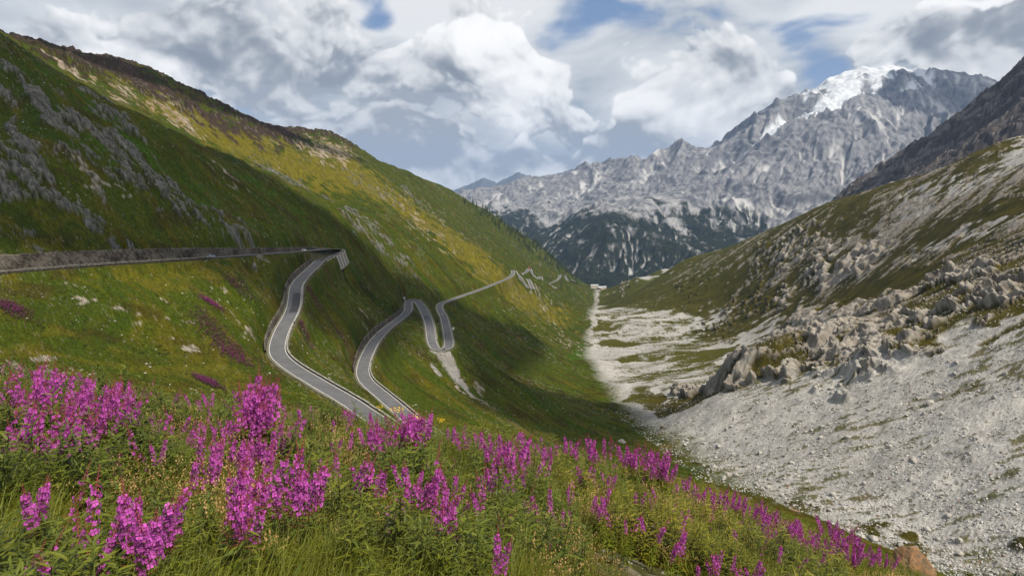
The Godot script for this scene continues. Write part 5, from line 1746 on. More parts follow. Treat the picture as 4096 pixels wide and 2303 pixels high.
func build_trees() -> void:
	var leaf := vertex_paint(0.9, 0.1)
	var bark := paint(0.09, 0.06, 0.04)
	var kinds := []
	for k in 5:
		kinds.append(conifer(9.0, 40 + k))
	# the open wood on the shoulder of the left ridge
	var ridge := [Vector2(-150, -1640), Vector2(-52, -1900), Vector2(90, -2060), Vector2(200, -2160)]
	var placed := 0
	var tries := 0
	var first: Array[Node3D] = []
	while placed < 270 and tries < 6000:
		tries += 1
		var f := pow(rng.randf(), 0.7) * 2.99
		var i := int(f)
		var p: Vector2 = ridge[i].lerp(ridge[i + 1], f - i)
		var down := Vector2(0.42, 0.9).normalized()
		var off := pow(rng.randf(), 1.7) * lerpf(300.0, 210.0, f / 3.0) - 6.0
		p += down * off + Vector2(rng.randf_range(-12, 12), rng.randf_range(-12, 12))
		if noise_a.get_noise_2d(p.x / 40.0, p.y / 40.0) < -0.12 + off / 700.0:
			continue
		if near_road(p.x, p.y).x < 9.0:
			continue
		var t := kinds[placed % 5] as Array
		var where := "on the skyline of the left ridge" if off < 30.0 else "in the open wood below the left ridge" if off < 110.0 else "scattered low on the sunlit left slope"
		var o: Node3D
		if first.size() < 5:
			o = thing("conifer_tree", "", "tree", Vector3.ZERO, 0.0, "conifers on the shoulder of the left ridge")
			part("trunk", t[0], bark, o, Vector3(0, 9.0 * 0.42, 0))
			part("crown", t[1], leaf, o, Vector3.ZERO)
			first.append(o)
		else:
			o = first[placed % 5].duplicate()
			o.name = numbered("conifer_tree")
			add_child(o)
		var tall := rng.randf_range(1.3, 2.9) * (0.65 if off > 110.0 else 1.0)
		o.set_meta("label", "%s dark conifer tree %s, %s" % ["small" if tall < 1.6 else "medium" if tall < 2.2 else "tall", where, "near the far hairpins" if f < 1.0 else "midway along" if f < 2.0 else "at its valley end"])
		o.position = Vector3(p.x, ground(p.x, p.y) - 0.3, p.y)
		o.rotation.y = rng.randf() * TAU
		o.scale = Vector3.ONE * tall
		placed += 1
	# the forest at the foot of the massif reads as one mass
	var spots: Array[Transform3D] = []
	var tints: Array[Color] = []
	tries = 0
	while spots.size() < 14000 and tries < 90000:
		tries += 1
		var d := rng.randf_range(2760.0, 4300.0)
		var t := rng.randf_range(-0.12, 0.46)
		var c := clampi(int((t - massif.t0) / (massif.t1 - massif.t0) * massif.cols), 0, massif.cols - 1)
		var r := clampi(int(massif.row_of(d)), 0, massif.rows - 1)
		if forest[r * massif.cols + c] < 0.5 or rng.randf() > 0.9:
			continue
		var p := Vector3(t * d, massif.at(t * d, -d) - 1.0, -d)
		spots.append(Transform3D(Basis(Vector3.UP, rng.randf() * TAU).scaled(Vector3.ONE * rng.randf_range(0.9, 2.0)), p))
		tints.append(Color.WHITE * rng.randf_range(0.55, 1.1))
	stuff(many("mountain_forest", kinds[1][1], leaf, spots, tints)).set_meta("label", "dark conifer forest on the foot of the glacier mountain")
	# creeping pine dots near the far hairpins
	spots.clear()
	tints.clear()
	for k in 2600:
		var d := rng.randf_range(600.0, 1950.0)
		var x := gully_x(d) - rng.randf_range(20.0, 330.0)
		if noise_a.get_noise_2d(x / 60.0, d / 90.0) < 0.12 or near_road(x, -d).x < 8.0:
			continue
		spots.append(Transform3D(Basis(Vector3.UP, rng.randf() * TAU).scaled(Vector3(1.3, 0.8, 1.3) * rng.randf_range(0.5, 1.6)), Vector3(x, ground(x, -d) - 0.1, -d)))
		tints.append(Color.WHITE * rng.randf_range(0.7, 1.3))
	for k in 5200:
		var d := rng.randf_range(95.0, 480.0)
		var x := rng.randf_range(-1.0, 0.25) * d
		if x > gully_x(d) - 25.0 or noise_a.get_noise_2d(x / 26.0 + 80.0, d / 26.0) < 0.10 or near_road(x, -d).x < 5.5:
			continue
		spots.append(Transform3D(Basis(Vector3.UP, rng.randf() * TAU).scaled(Vector3(0.6, 0.4, 0.6) * rng.randf_range(0.4, 1.3)), Vector3(x, ground(x, -d) - 0.05, -d)))
		tints.append(Color(1.0, 0.9, 0.8) * rng.randf_range(0.6, 1.3))
	stuff(many("low_shrubs", bush_mesh(5), leaf, spots, tints)).set_meta("label", "low dark shrubs dotted over the left slopes")

func many(called: String, mesh: Mesh, m: Material, spots: Array[Transform3D], tints: Array[Color]) -> MultiMeshInstance3D:
	var mm := MultiMesh.new()
	mm.transform_format = MultiMesh.TRANSFORM_3D
	mm.use_colors = true
	mm.mesh = mesh
	mm.instance_count = spots.size()
	for i in spots.size():
		mm.set_instance_transform(i, spots[i])
		mm.set_instance_color(i, Color(tints[i].r, tints[i].g, tints[i].b, 1.0))
	var o := MultiMeshInstance3D.new()
	o.name = numbered(called)
	o.multimesh = mm
	o.material_override = m
	add_child(o)
	return o

func bush_mesh(seed: int) -> ArrayMesh:
	var r := RandomNumberGenerator.new()
	r.seed = seed
	var st := begun()
	for k in 46:
		var a := r.randf() * TAU
		var q := sqrt(r.randf())
		var p := Vector3(cos(a) * q, (1.0 - q * q) * r.randf_range(0.3, 0.9), sin(a) * q)
		var u := Vector3(r.randf_range(-1, 1), r.randf_range(0.2, 1), r.randf_range(-1, 1)).normalized() * 0.38
		var v := Vector3(r.randf_range(-1, 1), 0.1, r.randf_range(-1, 1)).normalized() * 0.22
		var tone := mixed(Color(0.035, 0.048, 0.014), Color(0.06, 0.075, 0.02), r.randf())
		for w in [p - v, p + u, p + v]:
			st.set_color(tone)
			st.add_vertex(w)
	st.generate_normals()
	return st.commit()

# ---------------------------------------------------------------- rocks
func rock_mesh(seed: int, fineness: int) -> ArrayMesh:
	# a broken block: a sphere cut by planes and roughened
	var r := RandomNumberGenerator.new()
	r.seed = seed
	var cuts := []
	for k in 11:
		cuts.append([Vector3(r.randf_range(-1, 1), r.randf_range(-0.7, 1), r.randf_range(-1, 1)).normalized(), r.randf_range(0.50, 0.82)])
	var s := SphereMesh.new()
	s.radius = 1.0
	s.height = 2.0
	s.radial_segments = fineness * 2
	s.rings = fineness
	var arr := s.get_mesh_arrays()
	var v: PackedVector3Array = arr[Mesh.ARRAY_VERTEX]
	for i in v.size():
		var p := v[i].normalized()
		var d := 1.0
		for c in cuts:
			var k: float = p.dot(c[0])
			if k > 0.05:
				d = minf(d, c[1] / k)
		v[i] = p * (d + noise_b.get_noise_3d(p.x * 1.6 + seed, p.y * 1.6, p.z * 1.6) * 0.07)
	var st := SurfaceTool.new()
	st.begin(Mesh.PRIMITIVE_TRIANGLES)
	var idx: PackedInt32Array = arr[Mesh.ARRAY_INDEX]
	for i in idx:
		st.set_smooth_group(-1)
		st.add_vertex(v[i])
	st.generate_normals()
	return st.commit()

func rock_paint(r: float, g: float, b: float, patch: Color, scale: float) -> StandardMaterial3D:
	var m := StandardMaterial3D.new()
	var n := FastNoiseLite.new()
	n.seed = 9
	n.frequency = 0.02
	n.fractal_octaves = 5
	n.fractal_gain = 0.65
	var im := n.get_seamless_image(256, 256)
	im.convert(Image.FORMAT_RGB8)
	var base := Color(r, g, b)
	for y in 256:
		for x in 256:
			var k := im.get_pixel(x, y).r
			im.set_pixel(x, y, base.lerp(patch, smoothstep(0.45, 0.62, k)).lerp(base * 0.55, smoothstep(0.55, 0.3, k) * 0.6).linear_to_srgb())
	m.albedo_texture = ImageTexture.create_from_image(im)
	m.uv1_triplanar = true
	m.uv1_scale = Vector3.ONE * scale
	m.roughness = 0.95
	m.metallic_specular = 0.2
	return m

func boulder(label: String, mesh: Mesh, m: Material, x: float, z: float, size: Vector3, turn: float, group := "") -> MeshInstance3D:
	var o := tag(put("boulder", mesh, m), label, "rock", group) as MeshInstance3D
	o.position = Vector3(x, ground(x, z) + size.y * 0.28, z)
	o.basis = Basis(Vector3.UP, turn).scaled_local(size)
	return o

func build_rocks() -> void:
	var shapes := []
	for k in 8:
		shapes.append(rock_mesh(100 + k * 7, 9))
	var big := rock_mesh(911, 26)
	var flat := rock_mesh(77, 26)
	var pale := rock_paint(0.42, 0.41, 0.385, Color(0.33, 0.31, 0.28), 0.7)
	var orange := rock_paint(0.33, 0.185, 0.095, Color(0.13, 0.11, 0.075), 0.55)
	var brown := rock_paint(0.16, 0.085, 0.05, Color(0.10, 0.07, 0.05), 0.9)
	boulder("orange weathered boulder among the flowers at the lower right", big, orange, 20.3, -26.0, Vector3(1.2, 1.0, 1.0), 0.5)
	boulder("flat orange slab behind the slanting row of flowers", flat, orange, 24.4, -45.0, Vector3(1.5, 0.95, 1.1), 2.1)
	boulder("large white boulder on the dark grass near the gully", shapes[1], pale, 71.5, -346.0, Vector3(3.4, 2.2, 2.4), 0.3)
	boulder("rust brown boulder at the edge of the scree", shapes[2], brown, 103.7, -370.0, Vector3(2.0, 1.4, 1.6), 1.0)
	for b in [[192.4, -248.0, 4.0, "largest hollow-backed limestone block high on the scree"], [187.0, -244.0, 2.0, "white block just below the largest one on the scree"], [166.1, -234.0, 2.3, "lone block with a black shadow in the middle of the scree"], [164.5, -217.0, 2.6, "angular block standing in the lower scree"], [204.3, -229.0, 2.2, "splintered block near the right edge of the scree"], [211.9, -226.0, 1.9, "block at the right edge of the scree"], [143.4, -180.0, 2.4, "white boulder on the gully edge at the lower right"], [139.2, -192.0, 1.6, "grey block above the gully at the lower right"], [126.2, -301.0, 1.7, "block on the upper left part of the scree"], [111.5, -241.0, 1.5, "block where the scree meets the gully"]]:
		boulder(b[3], shapes[int(absf(b[0])) % 8], pale, b[0], b[1], Vector3(b[2] * 0.62, b[2] * 0.55, b[2] * 0.5), b[0])
	var white := rock_paint(0.60, 0.59, 0.565, Color(0.42, 0.41, 0.38), 2.0)
	var grey := rock_paint(0.20, 0.19, 0.175, Color(0.13, 0.12, 0.10), 2.0)
	for b in [[0.52, -4.3, 0.145, "sharp white stone lying at the bottom edge"], [-0.32, -4.5, 0.12, "white stone half hidden under leaves at the bottom centre"], [0.74, -4.5, 0.08, "small white stone right of the sharp white one"], [3.0, -7.2, 0.16, "grey stone on the bare patch right of centre"], [2.2, -5.6, 0.09, "pale stone on the bare gravel patch"]]:
		boulder(b[3], shapes[int(b[2] * 100) % 8], white if b[2] < 0.15 else grey, b[0], b[1], Vector3(b[2], b[2] * 0.7, b[2] * 0.8), b[0] * 9.0)
	# countable blocks strewn over the gravel
	var first: Array[MeshInstance3D] = []
	var placed := 0
	while placed < 285:
		var d := rng.randf_range(160.0, 330.0)
		var x := gully_x(d) + rng.randf_range(-6.0, 1.0) + pow(rng.randf(), 1.8) * 120.0
		if x / d > 0.97:
			continue
		var size := lerpf(0.45, 1.9, pow(rng.randf(), 2.8))
		var near := x - gully_x(d) < 12.0
		var label := "%s pale limestone block %s, on its %s part" % ["small" if size < 0.5 else "medium sized" if size < 0.8 else "large", "in the stony gully bed" if near else "low on the gravel slope" if x - gully_x(d) < 45.0 else "high on the gravel slope", "nearest" if d < 205.0 else "middle" if d < 265.0 else "farthest"]
		var o: MeshInstance3D
		if first.size() < 8:
			o = tag(put("stone_block", shapes[placed % 8], pale), label, "rock", "blocks strewn over the scree") as MeshInstance3D
			first.append(o)
		else:
			o = first[placed % 8].duplicate() as MeshInstance3D
			o.name = numbered("stone_block")
			add_child(o)
			o.set_meta("label", label)
		o.position = Vector3(x, ground(x, -d) + size * 0.2, -d)
		o.basis = Basis(Vector3.UP, rng.randf() * TAU).scaled_local(Vector3(size, size * rng.randf_range(0.5, 0.9), size * rng.randf_range(0.6, 1.0)))
		placed += 1
	# rubble too small to count
	var small := rock_mesh(55, 4)
	var plain := vertex_paint(0.95, 0.2)
	var spots: Array[Transform3D] = []
	var tints: Array[Color] = []
	for k in 52000:
		var d := 120.0 + 330.0 * pow(rng.randf(), 1.3)
		var x := gully_x(d) - 14.0 + pow(rng.randf(), 1.35) * (d * 1.0 - gully_x(d) + 20.0)
		var dense := noise_a.get_noise_2d(x / 18.0 + 8.0, d / 18.0)
		if rng.randf() > 0.55 + dense * 1.3 or x / d > 1.0:
			continue
		var s := lerpf(0.12, 0.72, pow(rng.randf(), 3.2))
		spots.append(Transform3D(Basis(Vector3(rng.randf_range(-1, 1), 1, rng.randf_range(-1, 1)).normalized(), rng.randf() * TAU).scaled_local(Vector3(s, s * 0.7, s * 0.85)), Vector3(x, ground(x, -d) + s * 0.1, -d)))
		var t := lerpf(0.16, 0.50, pow(rng.randf(), 0.8))
		tints.append(Color(t, t * 0.975, t * 0.93) if rng.randf() > 0.06 else Color(0.20, 0.12, 0.08))
	stuff(many("scree_rubble", small, plain, spots, tints)).set_meta("label", "loose pale rubble covering the scree slope")
	# cushions of grass along the foot and across the apron
	spots.clear()
	tints.clear()
	for k in 9000:
		var d := 105.0 + 260.0 * pow(rng.randf(), 1.2)
		var q := pow(rng.randf(), 1.6)
		var x := gully_x(d) - 22.0 + q * (d - gully_x(d) + 20.0)
		if x / d > 1.0 or noise_a.get_noise_2d(x / 9.0 + 40.0, d / 9.0) < -0.05 + q * 0.55:
			continue
		var s := rng.randf_range(0.25, 0.9)
		spots.append(Transform3D(Basis(Vector3.UP, rng.randf() * TAU).scaled(Vector3(s, s * 0.35, s)), Vector3(x, ground(x, -d) - 0.03, -d)))
		tints.append(mixed(Color(1.1, 0.9, 0.6), Color(2.0, 1.35, 0.6), rng.randf()))
	stuff(many("scree_tufts", bush_mesh(9), vertex_paint(), spots, tints)).set_meta("label", "cushions of olive grass dotted over the scree")
	# stones in the turf of the near slopes
	spots.clear()
	tints.clear()
	for k in 9000:
		var d := rng.randf_range(80.0, 420.0)
		var x := rng.randf_range(-1.0, 0.3) * d
		if noise_a.get_noise_2d(x / 30.0 + 50.0, d / 30.0) < 0.05 or near_road(x, -d).x < 5.0:
			continue
		var s := lerpf(0.08, 0.5, pow(rng.randf(), 4.0))
		spots.append(Transform3D(Basis(Vector3.UP, rng.randf() * TAU).scaled_local(Vector3(s, s * 0.7, s)), Vector3(x, ground(x, -d), -d)))
		var t := rng.randf_range(0.2, 0.42)
		tints.append(Color(t, t * 0.97, t * 0.90))
	stuff(many("turf_stones", small, plain, spots, tints)).set_meta("label", "scattered pale stones in the turf of the left slopes")
	# gravel on the bank
	spots.clear()
	tints.clear()
	for k in 5000:
		var d := rng.randf_range(2.0, 26.0)
		var x := rng.randf_range(-0.6, 1.0) * d
		if bare_bank(x, d) < 0.35 and rng.randf() > 0.12:
			continue
		var s := lerpf(0.008, 0.045, pow(rng.randf(), 3.0))
		spots.append(Transform3D(Basis(Vector3.UP, rng.randf() * TAU).scaled_local(Vector3(s, s * 0.7, s)), Vector3(x, ground(x, -d) + s * 0.2, -d)))
		var t := rng.randf_range(0.18, 0.42)
		tints.append(Color(t, t * 0.93, t * 0.83))
	stuff(many("bank_gravel", small, plain, spots, tints)).set_meta("label", "small gravel on the bare patches of the bank")

# where the bank is bare soil and gravel
func bare_bank(x: float, d: float) -> float:
	var a := 1.0 - smoothstep(0.6, 1.5, Vector2((x - 2.3) / 1.5, (d - 6.0) / 1.1).length())
	var b := 1.0 - smoothstep(0.6, 1.5, Vector2((x - 0.9) / 0.6, (d - 4.6) / 0.7).length())
	return maxf(maxf(a, b * 0.8), smoothstep(0.15, 0.5, noise_a.get_noise_2d(x / 3.0 + 20.0, d / 3.0)) * 0.6)

# ---------------------------------------------------------------- the flowering bank
var leaf_shapes: Array[ArrayMesh] = []
var flower_shapes: Array[ArrayMesh] = []
var leaf_mat: StandardMaterial3D
var petal_mat: StandardMaterial3D
var stem_mat: StandardMaterial3D
var wind := Vector3(0.16, 0.0, -0.03)

func tri(st: SurfaceTool, a: Vector3, b: Vector3, c: Vector3, t: Color) -> void:
	for v in [a, b, c]:
		st.set_color(t)
		st.add_vertex(v)

# a lance-shaped leaf one unit long along +x, folded along its rib and drooping
func add_leaf(st: SurfaceTool, tf: Transform3D, width: float, droop: float, tone: Color, rib: Color) -> void:
	var prev := []
	for k in 6:
		var f := k / 5.0
		var w := width * pow(sin(PI * clampf(f * 0.92 + 0.06, 0.0, 1.0)), 0.8) * (1.0 - f * 0.35)
		if k == 5: w = 0.0
		var c := Vector3(f, -droop * f * f, 0)
		var row := [tf * (c + Vector3(0, w * 0.35, -w)), tf * c, tf * (c + Vector3(0, w * 0.35, w))]
		if prev.size():
			for s in 2:
				var t := tone if s == 0 else tone * 1.08
				tri(st, prev[s], row[s], row[s + 1], t.lerp(rib, 0.12))
				tri(st, prev[s], row[s + 1], prev[s + 1], t)
		prev = row

# one open flower: four spread petals, narrow dark sepals between them, pale stamens; it looks along +x
func add_flower(st: SurfaceTool, tf: Transform3D, r: RandomNumberGenerator, tone: Color) -> void:
	for k in 4:
		var a := TAU * (k + 0.5) / 4.0 + r.randf_range(-0.2, 0.2)
		var out := Vector3(r.randf_range(0.1, 0.45), sin(a), cos(a)).normalized()
		var side := Vector3(0, -cos(a), sin(a))
		var l := r.randf_range(0.85, 1.1)
		var w := 0.46
		var t := tone * r.randf_range(0.82, 1.2)
		var b := tf * (out * 0.1)
		var p1 := tf * (out * l * 0.62 + side * w)
		var p2 := tf * (out * l + side * w * 0.45 + Vector3(-0.08, 0, 0))
		var p3 := tf * (out * l - side * w * 0.45 + Vector3(-0.08, 0, 0))
		var p4 := tf * (out * l * 0.62 - side * w)
		tri(st, b, p1, p2, t)
		tri(st, b, p2, p3, t)
		tri(st, b, p3, p4, t)
		var sa := TAU * k / 4.0
		var so := Vector3(-0.05, sin(sa), cos(sa))
		var ss := Vector3(0, -cos(sa), sin(sa)) * 0.1
		tri(st, tf * Vector3.ZERO, tf * (so * 0.6 + ss), tf * (so * 1.0), Color(0.22, 0.02, 0.10))
	tri(st, tf * Vector3(0, 0.05, 0), tf * Vector3(0.6, -0.12, 0.08), tf * Vector3(0.55, -0.22, -0.06), Color(0.34, 0.10, 0.28))

func add_tube(st: SurfaceTool, pts: Array, radii: Array, tones: Array, n := 5) -> void:
	for i in pts.size() - 1:
		var dir: Vector3 = (pts[i + 1] - pts[i]).normalized()
		var u := dir.cross(Vector3(0.3, 0.1, 1.0)).normalized()
		var v := dir.cross(u)
		for k in n:
			var a := TAU * k / n
			var b := TAU * (k + 1) / n
			var d0 := u * cos(a) + v * sin(a)
			var d1 := u * cos(b) + v * sin(b)
			var q := [pts[i] + d0 * radii[i], pts[i] + d1 * radii[i], pts[i + 1] + d1 * radii[i + 1], pts[i + 1] + d0 * radii[i + 1]]
			tri(st, q[0], q[1], q[2], tones[i])
			tri(st, q[0], q[2], q[3], tones[i])

func stalk(h: float, lean: Vector3, f: float) -> Vector3:
	return Vector3(0, h * f, 0) + lean * h * f * f

# Parts of one fireweed: {stem, leaves: [transforms], flowers: [transforms], tip}
func fireweed_plan(seed: int, h: float, bloom: float) -> Dictionary:
	var r := RandomNumberGenerator.new()
	r.seed = seed
	var lean := wind * r.randf_range(0.5, 1.4) + Vector3(r.randf_range(-0.13, 0.13), 0, r.randf_range(-0.13, 0.13))
	var st := begun()
	var pts := []
	var rad := []
	var tones := []
	for k in 8:
		var f := k / 7.0
		pts.append(stalk(h, lean, f))
		rad.append(lerpf(0.0058, 0.0014, f))
		tones.append(mixed(Color(0.10, 0.13, 0.03), Color(0.20, 0.045, 0.04), smoothstep(0.3, 0.8, f) + r.randf_range(-0.1, 0.1)))
	add_tube(st, pts, rad, tones)
	st.generate_normals()
	var leaves := []
	var n := int(h * 26.0)
	var turn := r.randf() * TAU
	for k in n:
		var f := lerpf(0.10, 0.62, float(k) / n)
		turn += 2.4
		var l := h * lerpf(0.135, 0.085, float(k) / n) * r.randf_range(0.8, 1.15)
		var b := Basis(Vector3.UP, turn + r.randf_range(-0.3, 0.3)) * Basis(Vector3.BACK, r.randf_range(-0.15, 0.55)) * Basis(Vector3.RIGHT, r.randf_range(-0.4, 0.4))
		leaves.append(Transform3D(b.scaled_local(Vector3.ONE * l), stalk(h, lean, f)))
	var flowers := []
	var m := int(44.0 * bloom)
	for k in m:
		var f := lerpf(0.62, 0.90, pow(float(k) / maxf(m, 1), 0.9))
		turn += 2.4
		var reach := 0.031 * (1.15 - 0.5 * float(k) / m)
		var out := Vector3(cos(turn), r.randf_range(-0.25, 0.25), -sin(turn))
		var b := Basis(Vector3.UP, turn) * Basis(Vector3.BACK, r.randf_range(-0.5, 0.3))
		flowers.append(Transform3D(b.scaled_local(Vector3.ONE * r.randf_range(0.015, 0.022)), stalk(h, lean, f) + out * reach))
	var tip := begun()
	for k in 26:
		var f := lerpf(0.86, 0.995, k / 25.0)
		turn += 2.4
		var c := stalk(h, lean, f)
		var l := lerpf(0.026, 0.006, k / 25.0)
		var e := c + Vector3(cos(turn) * l, -l * 0.9, -sin(turn) * l)
		add_tube(tip, [c, c.lerp(e, 0.6), e], [0.0012, 0.003 * (1.2 - k / 30.0), 0.0004], [Color(0.25, 0.05, 0.07), Color(0.30, 0.05, 0.10)], 3)
	# long red seed pods under the flowers
	for k in 16:
		var f := lerpf(0.50, 0.70, k / 15.0)
		turn += 2.4
		var c := stalk(h, lean, f)
		var e := c + Vector3(cos(turn) * 0.06, r.randf_range(0.005, 0.05), -sin(turn) * 0.06)
		add_tube(tip, [c, e], [0.0016, 0.001], [Color(0.30, 0.06, 0.07)], 3)
	tip.generate_normals()
	return {"stem": st.commit(), "leaves": leaves, "flowers": flowers, "tip": tip.commit()}

func leaf_tone(r: RandomNumberGenerator) -> Color:
	return mixed(Color(0.036, 0.058, 0.004), Color(0.108, 0.128, 0.008), r.randf())

func joined_leaves(plan: Dictionary, seed: int) -> ArrayMesh:
	var r := RandomNumberGenerator.new()
	r.seed = seed
	var st := begun()
	for tf: Transform3D in plan.leaves:
		add_leaf(st, tf, 0.10, r.randf_range(0.1, 0.45), leaf_tone(r), Color(0.2, 0.22, 0.1))
	st.generate_normals()
	return st.commit()

func joined_flowers(plan: Dictionary, seed: int) -> ArrayMesh:
	var r := RandomNumberGenerator.new()
	r.seed = seed
	var st := begun()
	for tf: Transform3D in plan.flowers:
		add_flower(st, tf, r, Color(0.46, 0.09, 0.41))
	st.generate_normals()
	return st.commit()

func merged(meshes: Array) -> ArrayMesh:
	var st := begun()
	for m in meshes:
		if m and m.get_surface_count():
			st.append_from(m, 0, Transform3D.IDENTITY)
	return st.commit()

const ORDINALS := ["first", "second", "third", "fourth", "fifth", "sixth", "seventh", "eighth", "ninth", "tenth", "eleventh", "twelfth", "thirteenth", "fourteenth", "fifteenth", "sixteenth", "seventeenth", "eighteenth", "nineteenth", "twentieth", "twenty-first", "twenty-second", "twenty-third", "twenty-fourth", "twenty-fifth", "twenty-sixth", "twenty-seventh", "twenty-eighth", "twenty-ninth", "thirtieth", "thirty-first", "thirty-second", "thirty-third", "thirty-fourth"]

func build_meadow() -> void:
	leaf_mat = vertex_paint(0.55, 0.35)
	leaf_mat.backlight = Color(0.55, 0.6, 0.25)
	petal_mat = vertex_paint(0.9, 0.1)
	petal_mat.backlight = Color(0.6, 0.35, 0.55)
	stem_mat = vertex_paint(0.7, 0.3)
	var r := RandomNumberGenerator.new()
	r.seed = 4
	for k in 4:
		var st := begun()
		add_leaf(st, Transform3D.IDENTITY, 0.10 + 0.01 * k, 0.12 + 0.1 * k, leaf_tone(r), Color(0.2, 0.22, 0.1))
		st.generate_normals()
		leaf_shapes.append(st.commit())
		var sf := begun()
		add_flower(sf, Transform3D.IDENTITY, r, Color(0.46, 0.09, 0.41) * lerpf(0.85, 1.15, k / 3.0))
		sf.generate_normals()
		flower_shapes.append(sf.commit())
	var kinds := []
	for k in 7:
		var plan := fireweed_plan(300 + k * 13, 1.0, [1.0, 0.75, 0.9, 0.3, 0.85, 0.6, 0.16][k])
		plan.foliage = joined_leaves(plan, k)
		plan.spike = joined_flowers(plan, k)
		plan.whole = merged([plan.stem, plan.foliage, plan.spike, plan.tip])
		kinds.append(plan)
	# where each plant stands, nearest first
	var plants := []
	for c in CLUMPS:
		var mine := []
		for k in c[3]:
			var a := rng.randf() * TAU
			var q: float = sqrt(rng.randf()) * c[2]
			var x: float = c[0] + cos(a) * q
			var z: float = c[1] + sin(a) * q * 1.3
			mine.append([Vector3(x, ground(x, z) - 0.01, z), c[4] * rng.randf_range(0.82, 1.12), c[5]])
		mine.sort_custom(func(a: Array, b: Array) -> bool: return a[0].x / -a[0].z < b[0].x / -b[0].z)
		for k in mine.size():
			mine[k][2] = "magenta fireweed, %s from left %s" % [ORDINALS[mini(k, ORDINALS.size() - 1)], c[5]]
		plants.append_array(mine)
	plants.sort_custom(func(a: Array, b: Array) -> bool: return a[0].length_squared() < b[0].length_squared())
	var n := 0
	var rest: Array = [[], [], [], [], [], [], []]
	for p in plants:
		var kind: Dictionary = kinds[n % 7]
		if n < 300:
			var o := thing("fireweed", p[2], "flower", p[0], rng.randf_range(-1.6, 1.6), "fireweed on the flowering bank")
			o.scale = Vector3.ONE * p[1]
			put("stem", kind.stem, stem_mat, o)
			if n < 34:
				for k in kind.leaves.size():
					var l := put("leaf", leaf_shapes[k % 4], leaf_mat, o)
					l.transform = kind.leaves[k]
				for k in kind.flowers.size():
					var l := put("blossom", flower_shapes[k % 4], petal_mat, o)
					l.transform = kind.flowers[k]
			else:
				stuff(put("foliage", kind.foliage, leaf_mat, o))
				stuff(put("flower_spike", kind.spike, petal_mat, o))
			stuff(put("bud_tip", kind.tip, stem_mat, o))
		else:
			rest[n % 7].append(p)
		n += 1
	# the rest of the drift along the crest and down the right edge
	for k in 1700:
		var d := rng.randf_range(5.0, 22.0)
		var x := rng.randf_range(-0.95, 0.72) * d
		if noise_a.get_noise_2d(x / 2.5 + 70.0, d / 2.5) < 0.05 or x > d * 0.62:
			continue
		rest[k % 7].append([Vector3(x, ground(x, -d) - 0.01, -d), rng.randf_range(0.5, 0.95), ""])
	for k in 7:
		var spots: Array[Transform3D] = []
		var tints: Array[Color] = []
		for p in rest[k]:
			spots.append(Transform3D(Basis(Vector3.UP, rng.randf() * TAU).scaled(Vector3.ONE * p[1]), p[0]))
			tints.append(Color.WHITE * rng.randf_range(0.85, 1.1))
		stuff(many("fireweed_drift", kinds[k].whole, petal_mat, spots, tints)).set_meta("label", "drift of smaller magenta fireweed along the crest of the bank")
	leafy_shoots(kinds)
	yellow_flowers()
	grasses()
	hillside_flowers(kinds)
	hillside_tufts()

func leafy_shoots(_kinds: Array) -> void:
	# shoots without flowers fill the bank; the nearest stand singly
	var single := 0
	for k in 4:
		var shapes := shoot_mesh(60 + k)
		var mesh := merged(shapes)
		var spots: Array[Transform3D] = []
		var tints: Array[Color] = []
		for i in 4200:
			var d := 1.9 + 22.0 * pow(rng.randf(), 1.25)
			var x := rng.randf_range(-1.0, 0.9) * d
			var thick := noise_a.get_noise_2d(x / 1.5, d / 1.5)
			if bare_bank(x, d) > 0.3 + rng.randf() * 0.4 or thick < -0.05 - rng.randf() * 0.2 or x > d * 0.66:
				continue
			var s := rng.randf_range(0.4, 0.85) * (1.0 + thick * 1.2)
			if d < 4.0:
				s *= 0.8
			var tf := Transform3D(Basis(Vector3.UP, rng.randf() * TAU).scaled(Vector3(1.15, 1.0, 1.15) * s), Vector3(x, ground(x, -d) - 0.02, -d))
			if d < 4.6 and single < 60 * (k + 1):
				single += 1
				var side := "in the lower left corner" if x < -d * 0.55 else "left of the bottom centre" if x < -d * 0.1 else "at the bottom centre" if x < d * 0.25 else "right of the bottom centre"
				var o := thing("leafy_shoot", "%s green leafy shoot without flowers %s, %s" % ["tall" if s > 0.65 else "short", side, "nearest to us" if d < 3.2 else "second rank"], "plant", Vector3.ZERO, 0.0, "leafy shoots at our feet")
				o.transform = tf
				put("stem", shapes[0], leaf_mat, o)
				stuff(put("foliage", shapes[1], leaf_mat, o))
				continue
			spots.append(tf)
			var warm := clampf(0.5 + noise_a.get_noise_2d(x / 4.0 + 30.0, d / 4.0) * 1.6, 0.0, 1.0)
			tints.append(mixed(Color(0.9, 0.9, 0.7), Color(1.75, 1.25, 0.7), warm * smoothstep(-4.0, 4.0, x)) * rng.randf_range(0.7, 1.15))
		stuff(many("leafy_shoots", mesh, leaf_mat, spots, tints)).set_meta("label", "green leafy shoots without flowers covering the bank")

